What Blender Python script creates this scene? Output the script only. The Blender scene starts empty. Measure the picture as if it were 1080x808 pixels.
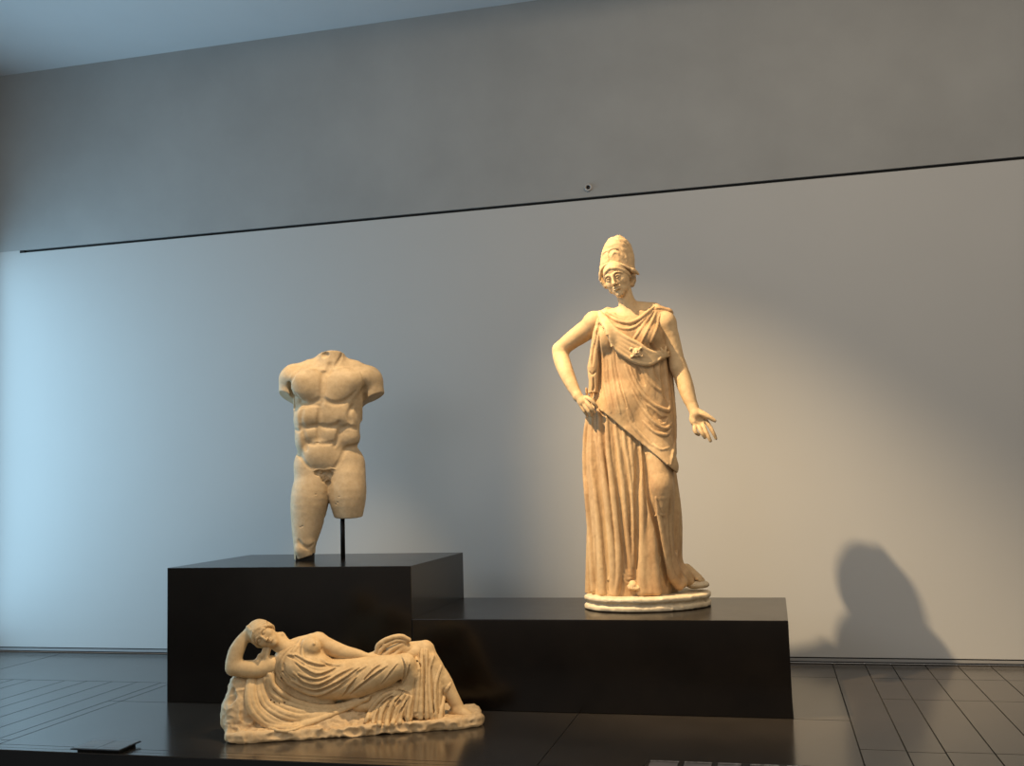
# Museum gallery with three marble sculptures on dark stone plinths.
import bpy, math, random
import numpy as np
from mathutils import Matrix, Vector

K = 0.92                      # overall scale of the surveyed place (metres)
FPX = 1091.66                 # focal length in pixels of the 1080 px wide frame
YAW, PITCH, ROLL = 0.24264, 0.09283, -0.02863
CAMH = 1.45 * K
PA, PB, WY = 6.45069 * K, 7.63083 * K, 8.32558 * K      # plinth front, plinth back, wall
XL, XM, XR = -4.09245 * K, -2.31094 * K, 0.0492 * K
H1, H2 = 0.90767 * K, 0.56843 * K
HB, HP, HC = 0.04309 * K, 3.75032 * K, 5.5193 * K

scene = bpy.context.scene
C = scene.collection


def cam_basis():
    cy, sy = math.cos(YAW), math.sin(YAW)
    cp, sp = math.cos(PITCH), math.sin(PITCH)
    F = np.array([-sy * cp, cy * cp, sp])
    Rt = np.array([cy, sy, 0.0])
    U = np.cross(Rt, F)
    cr, sr = math.cos(ROLL), math.sin(ROLL)
    return F, Rt * cr + U * sr, -Rt * sr + U * cr


CF, CR, CU = cam_basis()
CAM = np.array([0, 0, CAMH])


def ray(px, py):
    return CF + CR * ((px - 540) / FPX) - CU * ((py - 404) / FPX)


def on_z(px, py, z=0.0):
    r = ray(px, py)
    return CAM + r * ((z - CAM[2]) / r[2])


def on_y(px, py, y):
    r = ray(px, py)
    return CAM + r * (y / r[1])


# ------------------------------------------------------------------ objects
def tag(o, label=None, cat=None, group=None, kind=None):
    if label:
        o['label'] = label
    if cat:
        o['category'] = cat
    if group:
        o['group'] = group
    if kind:
        o['kind'] = kind
    return o


def empty(name, loc, rz=0.0):
    o = bpy.data.objects.new(name, None)
    C.objects.link(o)
    o.location = loc
    o.rotation_euler = (0, 0, rz)
    o.empty_display_size = 0.1
    return o


def mesh_obj(name, verts, faces, mat=None, parent=None, smooth=False):
    me = bpy.data.meshes.new(name)
    me.from_pydata([tuple(map(float, v)) for v in verts], [], faces)
    me.update()
    if smooth:
        me.polygons.foreach_set('use_smooth', [True] * len(me.polygons))
    if mat:
        me.materials.append(mat)
    o = bpy.data.objects.new(name, me)
    C.objects.link(o)
    if parent:
        o.parent = parent
    return o


def fast_mesh(name, V, Q, mat, parent=None):
    """numpy vertices and quads -> smooth shaded mesh"""
    me = bpy.data.meshes.new(name)
    me.vertices.add(len(V))
    me.vertices.foreach_set('co', np.asarray(V, np.float32).ravel())
    me.loops.add(len(Q) * 4)
    me.loops.foreach_set('vertex_index', np.asarray(Q, np.int32).ravel())
    me.polygons.add(len(Q))
    me.polygons.foreach_set('loop_start', np.arange(0, len(Q) * 4, 4, dtype=np.int32))
    me.polygons.foreach_set('use_smooth', np.ones(len(Q), bool))
    me.update(calc_edges=True)
    me.validate()
    me.materials.append(mat)
    o = bpy.data.objects.new(name, me)
    C.objects.link(o)
    if parent:
        o.parent = parent
    return o


def box(name, lo, hi, mat, parent=None, bevel=0.0):
    x0, y0, z0 = lo
    x1, y1, z1 = hi
    v = [(x0, y0, z0), (x1, y0, z0), (x1, y1, z0), (x0, y1, z0),
         (x0, y0, z1), (x1, y0, z1), (x1, y1, z1), (x0, y1, z1)]
    f = [(0, 3, 2, 1), (4, 5, 6, 7), (0, 1, 5, 4), (1, 2, 6, 5), (2, 3, 7, 6), (3, 0, 4, 7)]
    o = mesh_obj(name, v, f, mat, parent)
    if bevel:
        b = o.modifiers.new('Bevel', 'BEVEL')
        b.width = bevel
        b.segments = 2
    return o


# ---------------------------------------------------------------- materials
def new_mat(name):
    m = bpy.data.materials.new(name)
    m.use_nodes = True
    nt = m.node_tree
    return m, nt, nt.nodes['Principled BSDF']


def N(nt, t, **kw):
    n = nt.nodes.new(t)
    for k, v in kw.items():
        if k in n.inputs:
            n.inputs[k].default_value = v
        else:
            setattr(n, k, v)
    return n


def noise(nt, scale, detail=4, rough=0.55, vec=None, dist=0.0):
    n = N(nt, 'ShaderNodeTexNoise')
    n.inputs['Scale'].default_value = scale
    n.inputs['Detail'].default_value = detail
    n.inputs['Roughness'].default_value = rough
    n.inputs['Distortion'].default_value = dist
    if vec is not None:
        nt.links.new(vec, n.inputs['Vector'])
    return n.outputs['Fac']


def ramp(nt, fac, stops):
    r = nt.nodes.new('ShaderNodeValToRGB')
    nt.links.new(fac, r.inputs['Fac'])
    e = r.color_ramp.elements
    while len(e) < len(stops):
        e.new(0.5)
    for el, (p, c) in zip(e, stops):
        el.position = p
        el.color = (*c, 1) if len(c) == 3 else c
    return r.outputs['Color']


def mix(nt, fac, a, b, mode='MIX'):
    m = nt.nodes.new('ShaderNodeMix')
    m.data_type = 'RGBA'
    m.blend_type = mode
    for s, v in ((m.inputs[0], fac), (m.inputs[6], a), (m.inputs[7], b)):
        if isinstance(v, bpy.types.NodeSocket):
            nt.links.new(v, s)
        else:
            s.default_value = v if isinstance(v, (int, float)) else (*v, 1)
    return m.outputs[2]


def bump(nt, bsdf, h, strength=0.3, dist=0.01):
    b = nt.nodes.new('ShaderNodeBump')
    b.inputs['Strength'].default_value = strength
    b.inputs['Distance'].default_value = dist
    nt.links.new(h, b.inputs['Height'])
    nt.links.new(b.outputs['Normal'], bsdf.inputs['Normal'])


def coord(nt, scale=(1, 1, 1)):
    tc = nt.nodes.new('ShaderNodeTexCoord')
    mp = nt.nodes.new('ShaderNodeMapping')
    mp.inputs['Scale'].default_value = scale
    nt.links.new(tc.outputs['Object'], mp.inputs['Vector'])
    return mp.outputs['Vector']


def plaster(name, col, var=0.06, rough=0.85, bstr=0.06):
    m, nt, b = new_mat(name)
    v = coord(nt)
    f = noise(nt, 1.3, 6, 0.6, v)
    lo = tuple(c * (1 - var) for c in col)
    hi = tuple(min(1, c * (1 + var)) for c in col)
    c1 = ramp(nt, f, [(0.3, lo), (0.7, hi)])
    nt.links.new(c1, b.inputs['Base Color'])
    b.inputs['Roughness'].default_value = rough
    b.inputs['Specular IOR Level'].default_value = 0.3
    bump(nt, b, noise(nt, 160, 3, 0.6, v), bstr, 0.004)
    return m


def marble(name, base, stain, dark, amount=0.5, scale=6.0, streak=(1, 1, 0.35), grime_shade=0.6):
    """aged marble: cream stone, ochre patina in patches, dirt and painted crease shade in the hollows"""
    m, nt, b = new_mat(name)
    v = coord(nt, streak)
    f1 = noise(nt, scale, 6, 0.65, v, 0.6)
    c = ramp(nt, f1, [(0.38, base), (0.62, stain)])
    c = mix(nt, amount, base, c)
    f2 = noise(nt, scale * 6, 4, 0.7, coord(nt))
    sp = ramp(nt, f2, [(0.35, (0.80, 0.76, 0.70)), (0.6, (1, 1, 1))])
    c = mix(nt, 0.6, c, sp, 'MULTIPLY')
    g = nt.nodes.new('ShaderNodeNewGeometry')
    pr = ramp(nt, g.outputs['Pointiness'], [(0.43, (1, 1, 1)), (0.499, (0, 0, 0))])  # hollows darkened: real patina plus crease shade painted into the colour
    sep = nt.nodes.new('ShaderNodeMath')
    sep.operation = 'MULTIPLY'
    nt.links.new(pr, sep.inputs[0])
    sep.inputs[1].default_value = grime_shade
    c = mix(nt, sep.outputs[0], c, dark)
    nt.links.new(c, b.inputs['Base Color'])
    b.inputs['Roughness'].default_value = 0.62
    b.inputs['Specular IOR Level'].default_value = 0.3
    b.inputs['Subsurface Weight'].default_value = 0.0
    bump(nt, b, noise(nt, 90, 5, 0.7, coord(nt)), 0.12, 0.004)
    return m


def simple(name, col, rough=0.5, metal=0.0, var=0.1, scale=20, spec=0.5):
    m, nt, b = new_mat(name)
    f = noise(nt, scale, 4, 0.6, coord(nt))
    nt.links.new(ramp(nt, f, [(0.3, tuple(c * (1 - var) for c in col)), (0.7, tuple(c * (1 + var) for c in col))]),
                 b.inputs['Base Color'])
    b.inputs['Roughness'].default_value = rough
    b.inputs['Metallic'].default_value = metal
    b.inputs['Specular IOR Level'].default_value = spec
    return m


# ------------------------------------------------------- sculpting by fields
def nrm(v):
    v = np.asarray(v, float)
    return v / (np.linalg.norm(v) + 1e-12)


def rot_axes(up, fwd):
    """columns: right, forward, up"""
    u = nrm(up)
    f = np.asarray(fwd, float)
    f = nrm(f - u * f.dot(u))
    r = np.cross(f, u)
    return np.array([r, f, u]).T


def vnoise(X, Y, Z, seed=0):
    """smooth value noise in -1..1"""
    X, Y, Z = np.broadcast_arrays(X, Y, Z)
    xi, yi, zi = np.floor(X).astype(np.int64), np.floor(Y).astype(np.int64), np.floor(Z).astype(np.int64)
    fx, fy, fz = X - xi, Y - yi, Z - zi
    fx, fy, fz = fx * fx * (3 - 2 * fx), fy * fy * (3 - 2 * fy), fz * fz * (3 - 2 * fz)

    def h(a, b, c):
        n = (a * 73856093) ^ (b * 19349663) ^ (c * 83492791) ^ (seed * 2654435761)
        n = (n ^ (n >> 13)) * 1274126177 & 0x7fffffff
        n = (n ^ (n >> 16)) & 0xffff
        return n / 32767.5 - 1.0
    r = 0
    for a in (0, 1):
        wa = fx if a else 1 - fx
        for b in (0, 1):
            wb = fy if b else 1 - fy
            for c in (0, 1):
                r = r + h(xi + a, yi + b, zi + c) * wa * wb * (fz if c else 1 - fz)
    return r


def round_cone(X, Y, Z, a, b, r1, r2):
    """exact distance to two spheres and the cone tangent to both"""
    ba = b - a
    l2 = ba.dot(ba)
    rr = r1 - r2
    a2 = l2 - rr * rr
    x, y, z = X - a[0], Y - a[1], Z - a[2]
    if a2 <= 1e-6:
        if r1 >= r2:
            return np.sqrt(x * x + y * y + z * z) - r1
        return np.sqrt((X - b[0]) ** 2 + (Y - b[1]) ** 2 + (Z - b[2]) ** 2) - r2
    t = x * ba[0] + y * ba[1] + z * ba[2]
    q2 = np.maximum((x * x + y * y + z * z) * l2 - t * t, 0) * l2
    u = t - l2
    t2, u2 = t * t * l2, u * u * l2
    k = (1 if rr > 0 else -1) * rr * rr * q2
    side = (np.sqrt(q2 * a2 / l2) + t * rr) / l2 - r1
    return np.where(np.sign(u) * a2 * u2 > k, np.sqrt(q2 + u2) / l2 - r2,
                    np.where(np.sign(t) * a2 * t2 < k, np.sqrt(q2 + t2) / l2 - r1, side))


class Clay:
    """A solid described by blended primitives; lengths are in 'units'
    (one photograph pixel at the statue's distance)."""

    def __init__(self, frame):
        self.fr = frame
        self.ops = []
        self.nbase = None
        self.ref = None

    # --- primitives
    def add(self, fn, lo, hi, k, kind=0):
        self.ops.append((kind, fn, np.asarray(lo, float), np.asarray(hi, float), float(k)))

    def cone(self, a, b, ra, rb, k=2.0, kind=0):
        self.tube([a, b], [ra, rb], k, kind)

    def chain(self, pts, rs, k=2.0, kind=0):
        if np.isscalar(rs):
            rs = [rs] * len(pts)
        q = smooth_line([list(p) + [r] for p, r in zip(pts, rs)], 4)
        self.tube([p[:3] for p in q], [float(p[3]) for p in q], k, kind)

    def tube(self, pts, rs, k=2.0, kind=0):
        """whole polyline as ONE primitive (no bulging at its joints)"""
        pts = [np.asarray(p, float) for p in pts]
        if np.isscalar(rs):
            rs = [rs] * len(pts)
        A = np.array(pts)
        rm = max(rs)

        def fn(X, Y, Z):
            best = None
            for i in range(len(pts) - 1):
                g = round_cone(X, Y, Z, pts[i], pts[i + 1], rs[i], rs[i + 1])
                best = g if best is None else np.minimum(best, g)
            return best
        self.add(fn, A.min(0) - rm, A.max(0) + rm, k, kind)

    def ell(self, c, r, k=2.0, kind=0, M=None):
        c, r = np.asarray(c, float), np.asarray(r, float)
        if np.ndim(r) == 0:
            r = np.array([r, r, r], float)

        def fn(X, Y, Z):
            x, y, z = X - c[0], Y - c[1], Z - c[2]
            if M is not None:
                x, y, z = (x * M[0, 0] + y * M[1, 0] + z * M[2, 0], x * M[0, 1] + y * M[1, 1] + z * M[2, 1],
                           x * M[0, 2] + y * M[1, 2] + z * M[2, 2])
            x, y, z = x / r[0], y / r[1], z / r[2]
            k0 = np.sqrt(x * x + y * y + z * z)
            k1 = np.sqrt((x / r[0]) ** 2 + (y / r[1]) ** 2 + (z / r[2]) ** 2) + 1e-9
            return k0 * (k0 - 1) / k1
        e = r if M is None else np.full(3, r.max())
        self.add(fn, c - e, c + e, k, kind)

    def cut(self, p, n, k=0.5, rng=1e4, lo=None, hi=None):
        """remove everything on the side n points to"""
        p, n = np.asarray(p, float), nrm(n)
        self.add(lambda X, Y, Z: -((X - p[0]) * n[0] + (Y - p[1]) * n[1] + (Z - p[2]) * n[2]),
                 lo if lo is not None else np.full(3, -rng), hi if hi is not None else np.full(3, rng), k, 1)

    def warp(self, fn, lo, hi):
        self.add(fn, lo, hi, 0, 2)

    # --- evaluation
    @staticmethod
    def _apply(F, kind, g, k):
        if kind == 2:
            return F + g
        if kind == 1:
            g = -g
            if k <= 0:
                return np.maximum(F, g)
            h = np.clip(0.5 - 0.5 * (F - g) / k, 0, 1)
            return F * (1 - h) + g * h + k * h * (1 - h)
        if k <= 0:
            return np.minimum(F, g)
        h = np.clip(0.5 + 0.5 * (F - g) / k, 0, 1)
        return F * (1 - h) + g * h - k * h * (1 - h)

    def at(self, P, n=None):
        X, Y, Z = P[..., 0], P[..., 1], P[..., 2]
        F = np.full(X.shape, 60.0)
        for kind, fn, lo, hi, k in self.ops[:n]:
            m = np.ones(X.shape, bool)
            e = k + 2.5
            for ax, q in enumerate((X, Y, Z)):
                m &= (q > lo[ax] - e) & (q < hi[ax] + e)
            if m.any():
                F[m] = self._apply(F[m], kind, fn(X[m], Y[m], Z[m]), k)
        return F

    def freeze(self):
        self.nbase = len(self.ops)

    def surf(self, pts, off=0.0, dmin=-70, dmax=70):
        """picture points -> points on the (frozen) surface, pushed out by off"""
        if self.ref is not None:
            return self.ref.surf(pts, off, dmin, dmax)
        out = []
        ds = np.arange(dmax, dmin, -0.5)
        P = np.array([[self.fr.P(x, y, 0) for (x, y) in [p]][0] for p in pts])
        Cc = self.fr.cam
        allp = []
        for (x, y), p0 in zip(pts, P):
            r = nrm(p0 - Cc)
            t0 = np.linalg.norm(p0 - Cc)
            allp.append(Cc + np.outer(t0 - ds / abs(r[1]), r))
        A = np.array(allp)
        F = self.at(A, self.nbase)
        for i in range(len(pts)):
            neg = np.where(F[i] < 0)[0]
            j = neg[0] if len(neg) else int(np.argmin(F[i]))
            if len(neg) and j > 0:
                f0, f1 = F[i][j - 1], F[i][j]
                w = f0 / (f0 - f1) if f0 - f1 > 1e-9 else 0
                p = A[i][j - 1] * (1 - w) + A[i][j] * w
            else:
                p = A[i][j]
            out.append(p)
        out = np.array(out)
        e = 0.8
        G = np.stack([self.at(out + np.eye(3)[a] * e, self.nbase) - self.at(out - np.eye(3)[a] * e, self.nbase) for a in range(3)], -1)
        G /= (np.linalg.norm(G, axis=-1, keepdims=True) + 1e-9)
        return out + G * off

    def ridge(self, pts, r=2.0, k=1.5, sink=0.4, taper=True, n=4):
        pts = smooth_line(pts, n)
        rs = np.full(len(pts), float(r)) if np.isscalar(r) else np.interp(np.linspace(0, 1, len(pts)), np.linspace(0, 1, len(r)), r)
        if taper:
            t = np.linspace(0, 1, len(pts))
            rs = rs * (0.35 + 0.65 * np.sqrt(np.clip(np.minimum(t, 1 - t) * 6, 0, 1)))
        P = self.surf(pts)
        off = -sink * rs
        P = P + (self.surf(pts, 1.0) - P) * off[:, None]
        self.tube(P, list(rs), k, 0)

    def fold(self, pts, r=1.5, k=1.0, up=(0.3, -2.4), rr=1.0):
        """a carved furrow with the rounded fold that stands above it"""
        self.ridge([(x + up[0], y + up[1]) for x, y in pts], np.asarray(r) * 1.25 * rr, 1.4, 0.35)
        self._later = getattr(self, '_later', [])
        self._later.append((pts, r, k))

    def finish_folds(self):
        for pts, r, k in getattr(self, '_later', []):
            self.groove(pts, r, k, 0.25)

    def groove(self, pts, r=1.2, k=1.0, lift=0.35, taper=True, n=4):
        pts = smooth_line(pts, n)
        rs = np.full(len(pts), float(r)) if np.isscalar(r) else np.interp(np.linspace(0, 1, len(pts)), np.linspace(0, 1, len(r)), r)
        if taper:
            t = np.linspace(0, 1, len(pts))
            rs = rs * (0.3 + 0.7 * np.sqrt(np.clip(np.minimum(t, 1 - t) * 6, 0, 1)))
        P = self.surf(pts)
        P = P + (self.surf(pts, 1.0) - P) * (lift * rs)[:, None]
        self.tube(P, list(rs), k, 1)

    # --- surface extraction (surface nets in blocks)
    def mesh(self, h=0.6, B=48):
        lo = np.min([o[2] - 2 for o in self.ops if o[0] == 0], 0)
        hi = np.max([o[3] + 2 for o in self.ops if o[0] == 0], 0)
        n = np.ceil((hi - lo) / h).astype(int) + 2
        keys, pos, quads = [], [], []
        NY, NZ = int(n[1] + 4), int(n[2] + 4)

        def key(i, j, k):
            return ((i + 1).astype(np.int64) * NY + (j + 1)) * NZ + (k + 1)
        adds = [o for o in self.ops if o[0] == 0]
        for bi in range(0, n[0], B):
            for bj in range(0, n[1], B):
                for bk in range(0, n[2], B):
                    i0 = np.array([bi, bj, bk]) - 1
                    i1 = np.minimum(i0 + B + 2, n + 1)
                    blo, bhi = lo + i0 * h, lo + i1 * h
                    if not any(np.all(o[2] - h < bhi) and np.all(o[3] + h > blo) for o in adds):
                        continue
                    ax = [lo[a] + np.arange(i0[a], i1[a]) * h for a in range(3)]
                    F = np.full([len(a) for a in ax], 60.0, np.float32)
                    for kind, fn, olo, ohi, k in self.ops:
                        e = k + 2.5
                        sl = []
                        for a in range(3):
                            s = int(np.searchsorted(ax[a], olo[a] - e))
                            t = int(np.searchsorted(ax[a], ohi[a] + e))
                            if s >= t:
                                break
                            sl.append(slice(s, t))
                        if len(sl) < 3:
                            continue
                        sl = tuple(sl)
                        g = fn(ax[0][sl[0]][:, None, None], ax[1][sl[1]][None, :, None], ax[2][sl[2]][None, None, :])
                        F[sl] = self._apply(F[sl], kind, g, k)
                    S = F < 0
                    if not S.any() or S.all():
                        continue
                    c = [S[a:S.shape[0] - 1 + a, b:S.shape[1] - 1 + b, d:S.shape[2] - 1 + d]
                         for a in (0, 1) for b in (0, 1) for d in (0, 1)]
                    cnt = sum(q.astype(np.int8) for q in c)
                    I, J, Kk = np.where((cnt > 0) & (cnt < 8))
                    acc = np.zeros((len(I), 3))
                    num = np.zeros(len(I))
                    for a in range(3):
                        for u in (0, 1):
                            for v in (0, 1):
                                o = [0, 0, 0]
                                b1, b2 = (a + 1) % 3, (a + 2) % 3
                                o[b1], o[b2] = u, v
                                f0 = F[I + o[0], J + o[1], Kk + o[2]]
                                o2 = list(o)
                                o2[a] = 1
                                f1 = F[I + o2[0], J + o2[1], Kk + o2[2]]
                                m = (f0 < 0) != (f1 < 0)
                                t = np.where(m, f0 / np.where(m, f0 - f1, 1), 0)
                                p = np.zeros((len(I), 3))
                                p[:, a] = t
                                p[:, b1] = u
                                p[:, b2] = v
                                acc += p * m[:, None]
                                num += m
                    acc /= num[:, None]
                    gi = np.stack([I + i0[0], J + i0[1], Kk + i0[2]], -1)
                    keys.append(key(gi[:, 0], gi[:, 1], gi[:, 2]))
                    pos.append(lo + (gi + acc) * h)
                    for a in range(3):
                        b1, b2 = (a + 1) % 3, (a + 2) % 3
                        s0 = [slice(1, None)] * 3
                        s1 = [slice(1, None)] * 3
                        s0[a] = slice(1, -1) if S.shape[a] > 2 else slice(1, 1)
                        s1[a] = slice(2, None)
                        # skip the last layer in the two cross directions (next block owns it)
                        for q in (s0, s1):
                            q[b1] = slice(1, -1)
                            q[b2] = slice(1, -1)
                        A, Bq = S[tuple(s0)], S[tuple(s1)]
                        for inside in (True, False):
                            W = np.array(np.where((A & ~Bq) if inside else (~A & Bq))).T
                            if not len(W):
                                continue
                            W = W + 1 + i0
                            q = []
                            for u, v in ((0, 0), (1, 0), (1, 1), (0, 1)):
                                w = W.copy()
                                w[:, b1] -= u
                                w[:, b2] -= v
                                q.append(key(w[:, 0], w[:, 1], w[:, 2]))
                            if inside:
                                q = [q[0], q[1], q[2], q[3]]
                            else:
                                q = [q[3], q[2], q[1], q[0]]
                            quads.append(np.stack(q, -1))
        keys = np.concatenate(keys)
        pos = np.concatenate(pos)
        quads = np.concatenate(quads)
        uk, idx = np.unique(keys, return_index=True)
        V = pos[idx]
        Q = np.searchsorted(uk, quads)
        Q = np.minimum(Q, len(uk) - 1)
        ok = (uk[Q] == quads).all(1)
        return V, Q[ok]


def smooth_line(pts, n=4):
    """Catmull-Rom through picture points"""
    p = np.array(pts, float)
    if len(p) < 3:
        t = np.linspace(0, 1, 5)[:, None]
        return p[0] * (1 - t) + p[-1] * t
    q = np.vstack([2 * p[0] - p[1], p, 2 * p[-1] - p[-2]])
    out = []
    for i in range(1, len(q) - 2):
        for t in np.linspace(0, 1, n, endpoint=False):
            a, b, c, d = q[i - 1], q[i], q[i + 1], q[i + 2]
            out.append(0.5 * (2 * b + (c - a) * t + (2 * a - 5 * b + 4 * c - d) * t * t + (3 * b - a - 3 * c + d) * t ** 3))
    out.append(p[-1])
    return np.array(out)


class Frame:
    """upright local frame at a statue's foot: x right, y away, z up"""

    def __init__(self, px, py, z):
        self.O = on_z(px, py, z)
        v = self.O - CAM
        h = nrm([v[0], v[1], 0])
        self.away = h
        self.right = np.array([h[1], -h[0], 0])
        self.rz = math.atan2(self.right[1], self.right[0])
        self.S = v.dot(CF) / FPX
        self.M = np.array([self.right, self.away, [0, 0, 1]])
        self.cam = self.M @ (CAM - self.O) / self.S

    def P(self, px, py, d=0.0):
        r = self.M @ ray(px, py)
        t = (-d - self.cam[1]) / r[1]
        return self.cam + r * t

    def put(self, clay, name, mat, parent, h=0.6):
        V, Q = clay.mesh(h)
        return fast_mesh(name, V * self.S, Q, mat, parent)


# ==================================================================== room
M_wall_up = plaster('upper_wall_plaster', (0.30, 0.305, 0.30), 0.07)
M_wall_lo = plaster('lower_wall_paint', (0.44, 0.44, 0.43), 0.012, 0.8, 0.03)
M_ceil = plaster('ceiling_paint', (0.60, 0.61, 0.62), 0.02)
M_gap = simple('shadow_gap_black', (0.006, 0.006, 0.006), 0.9)


def stone_floor():
    m, nt, b = new_mat('dark_floor_stone')
    v = coord(nt)
    f = noise(nt, 2.2, 7, 0.65, v)
    c = ramp(nt, f, [(0.3, (0.030, 0.024, 0.018)), (0.7, (0.052, 0.043, 0.034))])
    fl = noise(nt, 260, 2, 0.5, v)
    c = mix(nt, 0.35, c, ramp(nt, fl, [(0.45, (0.012, 0.009, 0.007)), (0.75, (0.075, 0.065, 0.055))]))
    nt.links.new(c, b.inputs['Base Color'])
    r = nt.nodes.new('ShaderNodeMapRange')
    r.inputs['To Min'].default_value = 0.14
    r.inputs['To Max'].default_value = 0.23
    nt.links.new(noise(nt, 5, 6, 0.7, v), r.inputs['Value'])
    nt.links.new(r.outputs['Result'], b.inputs['Roughness'])
    b.inputs['IOR'].default_value = 2.2
    bump(nt, b, noise(nt, 220, 2, 0.5, v), 0.02, 0.002)
    return m


M_floor = stone_floor()


def plinth_mat():
    m, nt, b = new_mat('blackened_bronze_plinth')
    v = coord(nt)
    f = noise(nt, 3.0, 7, 0.65, v)
    c = ramp(nt, f, [(0.3, (0.0045, 0.0030, 0.0020)), (0.7, (0.0090, 0.0062, 0.0040))])
    nt.links.new(c, b.inputs['Base Color'])
    r = nt.nodes.new('ShaderNodeMapRange')
    r.inputs['To Min'].default_value = 0.17
    r.inputs['To Max'].default_value = 0.25
    nt.links.new(noise(nt, 7, 6, 0.7, v), r.inputs['Value'])
    nt.links.new(r.outputs['Result'], b.inputs['Roughness'])
    b.inputs['IOR'].default_value = 1.5
    b.inputs['Specular IOR Level'].default_value = 0.32
    return m


M_plinth = plinth_mat()
M_black = simple('black_steel', (0.012, 0.011, 0.010), 0.45, 0.6)

XW0, XW1 = -6.72, 5.5
YF = 4.757


def S(o):
    o['kind'] = 'structure'
    return o


S(box('wall_back', (XW0, WY, HP + 0.012), (XW1, WY + 0.25, HC + 0.02), M_wall_up))
# lower wall panel stands just below a black shadow gap that stops short of the left corner
lo_v, lo_f = [], []
S(box('wall_back_panel', (XW0, WY - 0.004, HB), (XW1, WY + 0.25, HP - 0.012), M_wall_lo))
gx = on_y(21, 266, WY)[0]
S(box('trim_1', (gx, WY + 0.02, HP - 0.012), (XW1, WY + 0.24, HP + 0.012), M_gap))
S(box('trim_2', (XW0, WY - 0.002, HP - 0.012), (gx, WY + 0.24, HP + 0.012), M_wall_lo))
S(box('trim_3', (gx, WY - 0.001, HP - 0.016), (gx + 0.045, WY + 0.05, HP + 0.012), M_gap))
M_base = simple('baseboard_metal', (0.26, 0.26, 0.26), 0.5, 0.0, 0.05, 4)
S(box('baseboard_back', (XW0, WY - 0.004, 0.011), (XW1, WY + 0.2, HB - 0.009), M_base))
S(box('trim_4', (XW0, WY + 0.006, 0.0), (XW1, WY + 0.22, HB), M_gap))
_c = [(XW0, 5.9), (-5.6, 6.15), (-3.4, 6.9), (XW1, 7.0), (XW1, WY + 0.25), (XW0, WY + 0.25)]
_v = [(x, y, HC) for x, y in _c] + [(x, y, HC + 0.12) for x, y in _c]
S(mesh_obj('ceiling', _v, [(5, 4, 3, 2, 1, 0), (6, 7, 8, 9, 10, 11)] + [(i, (i + 1) % 6, (i + 1) % 6 + 6, i + 6) for i in range(6)], M_ceil))
S(box('wall_left', (XW0 - 0.2, -0.5, -0.35), (XW0, WY + 0.25, HC + 0.12), M_wall_up))

# floor platform of long dark stone slabs with open joints
fv, ff = [], []


def slab(x0, x1, y0, y1, g=0.0035):
    n = len(fv)
    x0, x1, y0, y1 = x0 + g, x1 - g, y0 + g, y1 - g
    fv.extend([(x0, y0, 0), (x1, y0, 0), (x1, y1, 0), (x0, y1, 0),
               (x0, y0, -0.006), (x1, y0, -0.006), (x1, y1, -0.006), (x0, y1, -0.006)])
    ff.extend([(n, n + 1, n + 2, n + 3), (n, n + 4, n + 5, n + 1), (n + 1, n + 5, n + 6, n + 2),
               (n + 2, n + 6, n + 7, n + 3), (n + 3, n + 7, n + 4, n)])


rnd = random.Random(4)
slab(-4.09, -1.133, YF + 0.10, 5.93)
slab(-1.133, 0.34, YF + 0.10, 5.93)
slab(-4.09, 0.045, 5.93, 7.13)
slab(XW0, XW1, YF, YF + 0.045, 0.002)
slab(XW0, XW1, YF + 0.045, YF + 0.10, 0.002)
for x0, x1 in [(-4.37, -4.18), (-4.57, -4.37), (-4.77, -4.57), (-4.95, -4.77), (-5.23, -4.95), (-5.38, -5.23), (-5.60, -5.38),
               (-5.80, -5.60), (-6.05, -5.80), (-6.30, -6.05), (-6.55, -6.30), (-6.72, -6.55)]:
    slab(x0, x1, 4.942, 6.52)
slab(XW0, -4.09, YF + 0.10, 4.942)
slab(-4.18, -4.09, 4.942, 5.93)
slab(-4.18, -4.09, 5.93, 6.52)
slab(XW0, -5.80, 6.52, WY)
slab(-5.80, -4.09, 6.52, WY)
slab(-4.09, 0.045, 7.13, WY)
cols = [0.045, 0.34, 0.552, 0.725, 0.94, 1.145, 1.35, 1.55, 1.77, 1.98, 2.2, 2.45, 2.7, 3.0, 3.3, 3.6, 3.9, 4.2, 4.5, 4.8, 5.1, 5.5]
rows = [[5.93], [5.34], [5.32, 6.50], [5.34, 6.50], [5.34, 6.50]]
for i in range(len(cols) - 1):
    ys = [YF + 0.10] + (rows[i] if i < len(rows) else [rnd.choice([5.34, 5.93]), 6.50]) + ([7.13] if i != 1 else []) + [WY]
    if i == 0:
        ys = ys[1:]
    for a, b in zip(ys[:-1], ys[1:]):
        slab(cols[i], cols[i + 1], a, b)
o = mesh_obj('floor', fv, ff, M_floor)
S(o)
M_joint = simple('joint_grey', (0.02, 0.018, 0.016), 0.8)
S(box('floor_platform', (XW0, YF + 0.003, -0.349), (XW1, WY + 0.02, -0.005), M_gap))
S(box('floor_gallery', (XW0, -0.5, -0.40), (XW1, YF + 0.003, -0.35), simple('gallery_floor_stone', (0.006, 0.006, 0.006), 0.9)))

# plinths
o = box('tall_plinth', (XL, PA, 0), (XM, PB, H1), M_plinth, bevel=0.004)
tag(o, 'tall black rectangular plinth carrying the headless male torso, left of the step', 'plinth')
o = box('low_plinth', (XM + 0.001, PA, 0), (XR, PB, H2), M_plinth, bevel=0.004)
tag(o, 'lower, longer black plinth carrying the standing draped woman', 'plinth')

# small round fitting on the upper wall
sp = on_y(620.5, 198, WY)
fit = empty('wall_fitting', (sp[0], WY, sp[2]))
tag(fit, 'tiny round grey fitting on the upper wall just above the black line', 'fitting')


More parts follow.
